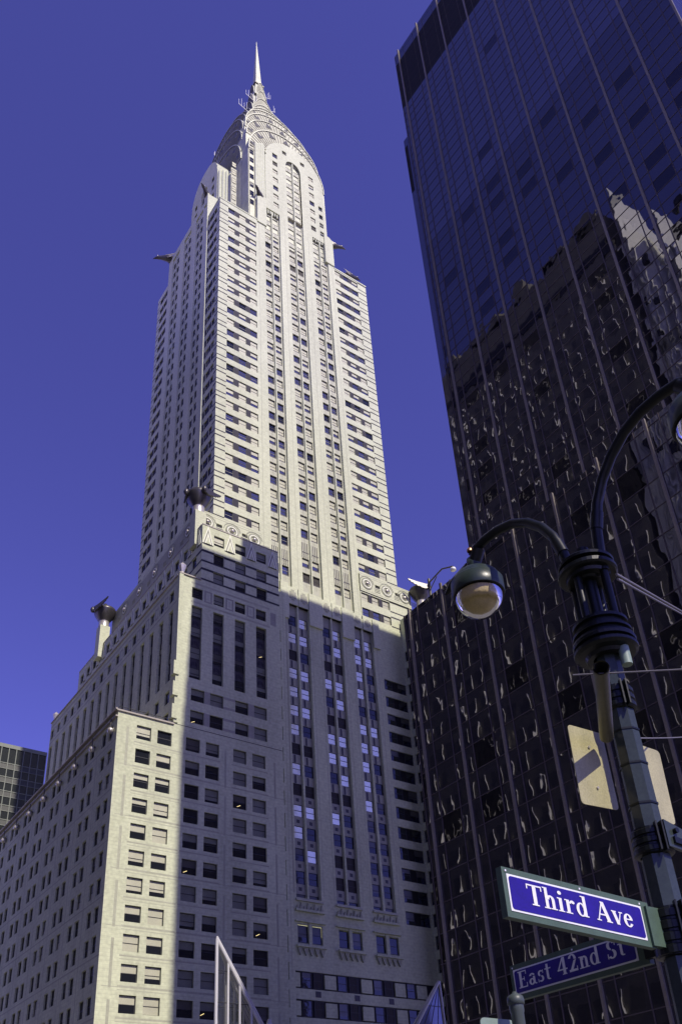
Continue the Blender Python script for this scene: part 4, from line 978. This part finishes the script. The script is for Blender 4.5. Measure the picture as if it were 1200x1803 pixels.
def text(par, F, s, u0, z0, h, width, d, m, slope=0.):
    mb = MB()
    gs = [glyph(c) for c in s]; tot = sum(g_[1] for g_ in gs)+.035*(len(gs)-1); kx = width/tot; u = u0
    for (P, wd), ch in zip(gs, s):
        if ch == ' ': mb.build('lettering', par); mb = MB()
        for ip, p in enumerate(P): F.pts(mb, [(u+(x*kx if F.k == 'E' else -x*kx), z0+y*h+slope*(u-u0+x*kx)) for x, y in p][::(1 if F.k == 'E' else -1)], d-.00006*ip, m)
        u += (wd+.035)*kx*(1 if F.k == 'E' else -1)
    mb.build('lettering', par)
def sign(label, F, ua, ub, z0, z1, words, slope, wspan, hh, th, parent_loc, depth_sgn):
    """ua = left end as read, ub = right end"""
    o = empty('street_sign', parent_loc, label, 'street sign', 'street name signs on the lamp pole')
    s_ = 1 if ub > ua else -1
    zz_ = lambda u, z: z+slope*(u-ua)*s_
    def slab(a, b, c, e, d0, d1, mt, nm, par, rnd=0):
        mb = MB(); pts = [(a, zz_(a, c)), (b, zz_(b, c)), (b, zz_(b, e)), (a, zz_(a, e))]
        if rnd:
            pts = []
            for (cx, cz, q0) in ((b-s_*rnd, e-rnd, 0), (a+s_*rnd, e-rnd, 90), (a+s_*rnd, c+rnd, 180), (b-s_*rnd, c+rnd, 270)):
                for k in range(5): t = R(q0+22.5*k); uu = cx+s_*rnd*math.cos(t); pts.append((uu, zz_(uu, cz+rnd*math.sin(t))))
        if s_ < 0: pts = pts[::-1]
        F.prism(mb, pts, d0, d1, mt); F.pts(mb, pts[::-1], d1, mt)
        return mb.build(nm, par)
    L = abs(ub-ua)
    pl = slab(ua, ub, z0, z1, 0, th, 'sign_green', 'sign_panel', o)
    slab(ua+s_*.035, ub-s_*.09, z0+.042, z1-.042, -.004, 0, 'sign_white', 'sign_border', pl, 0)
    slab(ua+s_*.048, ub-s_*.103, z0+.055, z1-.055, -.007, -.004, 'sign_blue', 'sign_face', pl, .02)
    text(pl, F, words, ua+s_*wspan[0], z0+hh[0]+slope*wspan[0], hh[1], wspan[1], -.0105, 'sign_white', slope)
    mb = MB()
    for t in (.02, .5, .93): mb.box(*((lambda q: (q[0]-.006, q[0]+.006, q[1]-.008, q[1]+.002))(F.p(ua+s_*L*t, 0, 0))), zz_(ua+s_*L*t, z1)-.03, zz_(ua+s_*L*t, z1)-.018, 'sign_white')
    mb.build('rivet', pl); return o
sign('sunlit blue Third Ave sign in a green frame on the lamp pole', Face('E', PY), 4.13, 5.55, 3.315, 3.64, 'Third Ave', -.033, (.19, 1.02), (.108, .135), .05, (5.5, PY, 3.3), 1)
sign('shaded dark blue East 42nd St sign, angled behind and below the sunlit sign', Face('S', PX), 5.60, 4.20, 3.262, 3.55, 'East 42nd St', -.01, (.09, 1.13), (.085, .135), .05, (PX, 4.3, 3.2), -1)
mb = MB(); mb.box(5.5, 5.72, PY-.02, PY+.03, 3.28, 3.56, 'sign_green'); mb.box(PX-.02, PX+.03, 4.06, 4.22, 3.28, 3.5, 'lamp_paint'); mb.build('sign_clamp', lp)

# sign backs
def plate(name, pts, y, label, th=.006):
    mb = MB(); F = Face('E', y); n = len(pts)
    c = Vector((sum(p[0] for p in pts)/n, sum(p[1] for p in pts)/n)); out = []
    for i in range(n):
        P0, P, P2 = Vector(pts[i-1]), Vector(pts[i]), Vector(pts[(i+1) % n]); r_ = .045
        a = P+(P0-P).normalized()*r_; b = P+(P2-P).normalized()*r_
        for t in (0, .25, .5, .75, 1): out.append(tuple(a.lerp(P, t).lerp(P.lerp(b, t), t)))
    F.prism(mb, out, 0, th, 'sign_back'); F.pts(mb, out[::-1], th, 'sign_back')
    for z in (.25, .75):
        q = pts[0][1]*(1-z)+pts[3][1]*z if False else min(p[1] for p in pts)+z*(max(p[1] for p in pts)-min(p[1] for p in pts)); mb.tube([(c.x, y-.012, q), (c.x, y, q)], .012, 'ornament_bright', 8)
    return tag(mb.build(name, None, (c.x, y, min(p[1] for p in pts))), label, 'sign', 'bare sign backs on the lamp pole')
plate('traffic_sign', [(5.31, 4.39), (5.75, 4.42), (5.75, 5.10), (5.33, 5.08)], 4.15, 'tan back of a traffic sign left of the lamp pole, partly in shadow')
plate('traffic_sign', [(6.0, 4.44), (6.46, 4.43), (6.49, 5.12), (6.02, 5.12)], 4.15, 'tan back of a traffic sign right of the lamp pole, evenly sunlit')
# small parking post in the foreground
pp = empty('sign_post', (3.59, 3.47, 0), 'thin grey-green sign post with a domed cap below the street signs', 'sign post')
mb = MB(); mb.lathe((3.59, 3.47, 0), [(.034, 0), (.034, 2.61), (.038, 2.62), (.038, 2.65)], 'post_paint', 16); mb.build('post', pp)
mb = MB(); mb.lathe((3.59, 3.47, 2.65), [(.038, 0), (.045, .004), (.045, .028), (.04, .045), (.012, .06), (.01, .068), (0, .07)], 'post_paint', 16); mb.build('post_cap', pp)
mb = MB(); F = Face('E', 3.57)
def rp(u0, u1, z0, z1, r_):
    out = []
    for (cx, cz, q0) in ((u1-r_, z1-r_, 0), (u0+r_, z1-r_, 90), (u0+r_, z0+r_, 180), (u1-r_, z0+r_, 270)):
        for k in range(5): t = R(q0+22.5*k); out.append((cx+r_*math.cos(t), cz+r_*math.sin(t)))
    return out
q = rp(3.42, 3.66, 2.2, 2.60, .03); F.prism(mb, q, 0, .006, 'sign_grey_green'); F.pts(mb, q[::-1], .006, 'sign_grey_green')
tag(mb.build('parking_sign', None, (3.54, 3.57, 2.2)), 'pale grey-green back of a parking sign behind the thin capped post', 'sign')
# wires
def wire(a, b, r, label, n=14, sag=.02):
    mb = MB(); A, B = Vector(a), Vector(b)
    mb.tube([A.lerp(B, k/n)-Vector((0, 0, sag*4*(k/n)*(1-k/n))) for k in range(n+1)], r, 'steel_wire', 6)
    return mb
A = Vector((5.91, 3.75, 6.55)); B = Vector((10.51, 5.79, 9.08)); C_ = A+(B-A)*3
mb = wire(A, C_, .012, ''); mb2 = wire(A+Vector((0, 0, -.055)), C_+Vector((0, 0, -.055)), .012, '')
off = len(mb.v); mb.v += mb2.v; mb.f += [[i+off for i in f] for f in mb2.f]; mb.m += mb2.m; mb.smooth += mb2.smooth
tag(mb.build('overhead_cable', None, tuple(A)), 'double cable slanting down to the right from the top of the lamp pole', 'cable')
mb = wire((4.80, 3.6, 5.085), (5.30, 2.84, 4.89), .007, '', sag=0); tag(mb.build('tie_rod', None, (4.8, 3.6, 5.08)), 'thin level steel rod passing through the open tube arm', 'rod')
mb = wire((5.82, 3.89, 4.96), (9.5, 5.3, 6.6), .006, ''); tag(mb.build('guy_wire', None, (5.82, 3.89, 4.96)), 'single thin wire running right from the pole above the right sign back', 'wire')
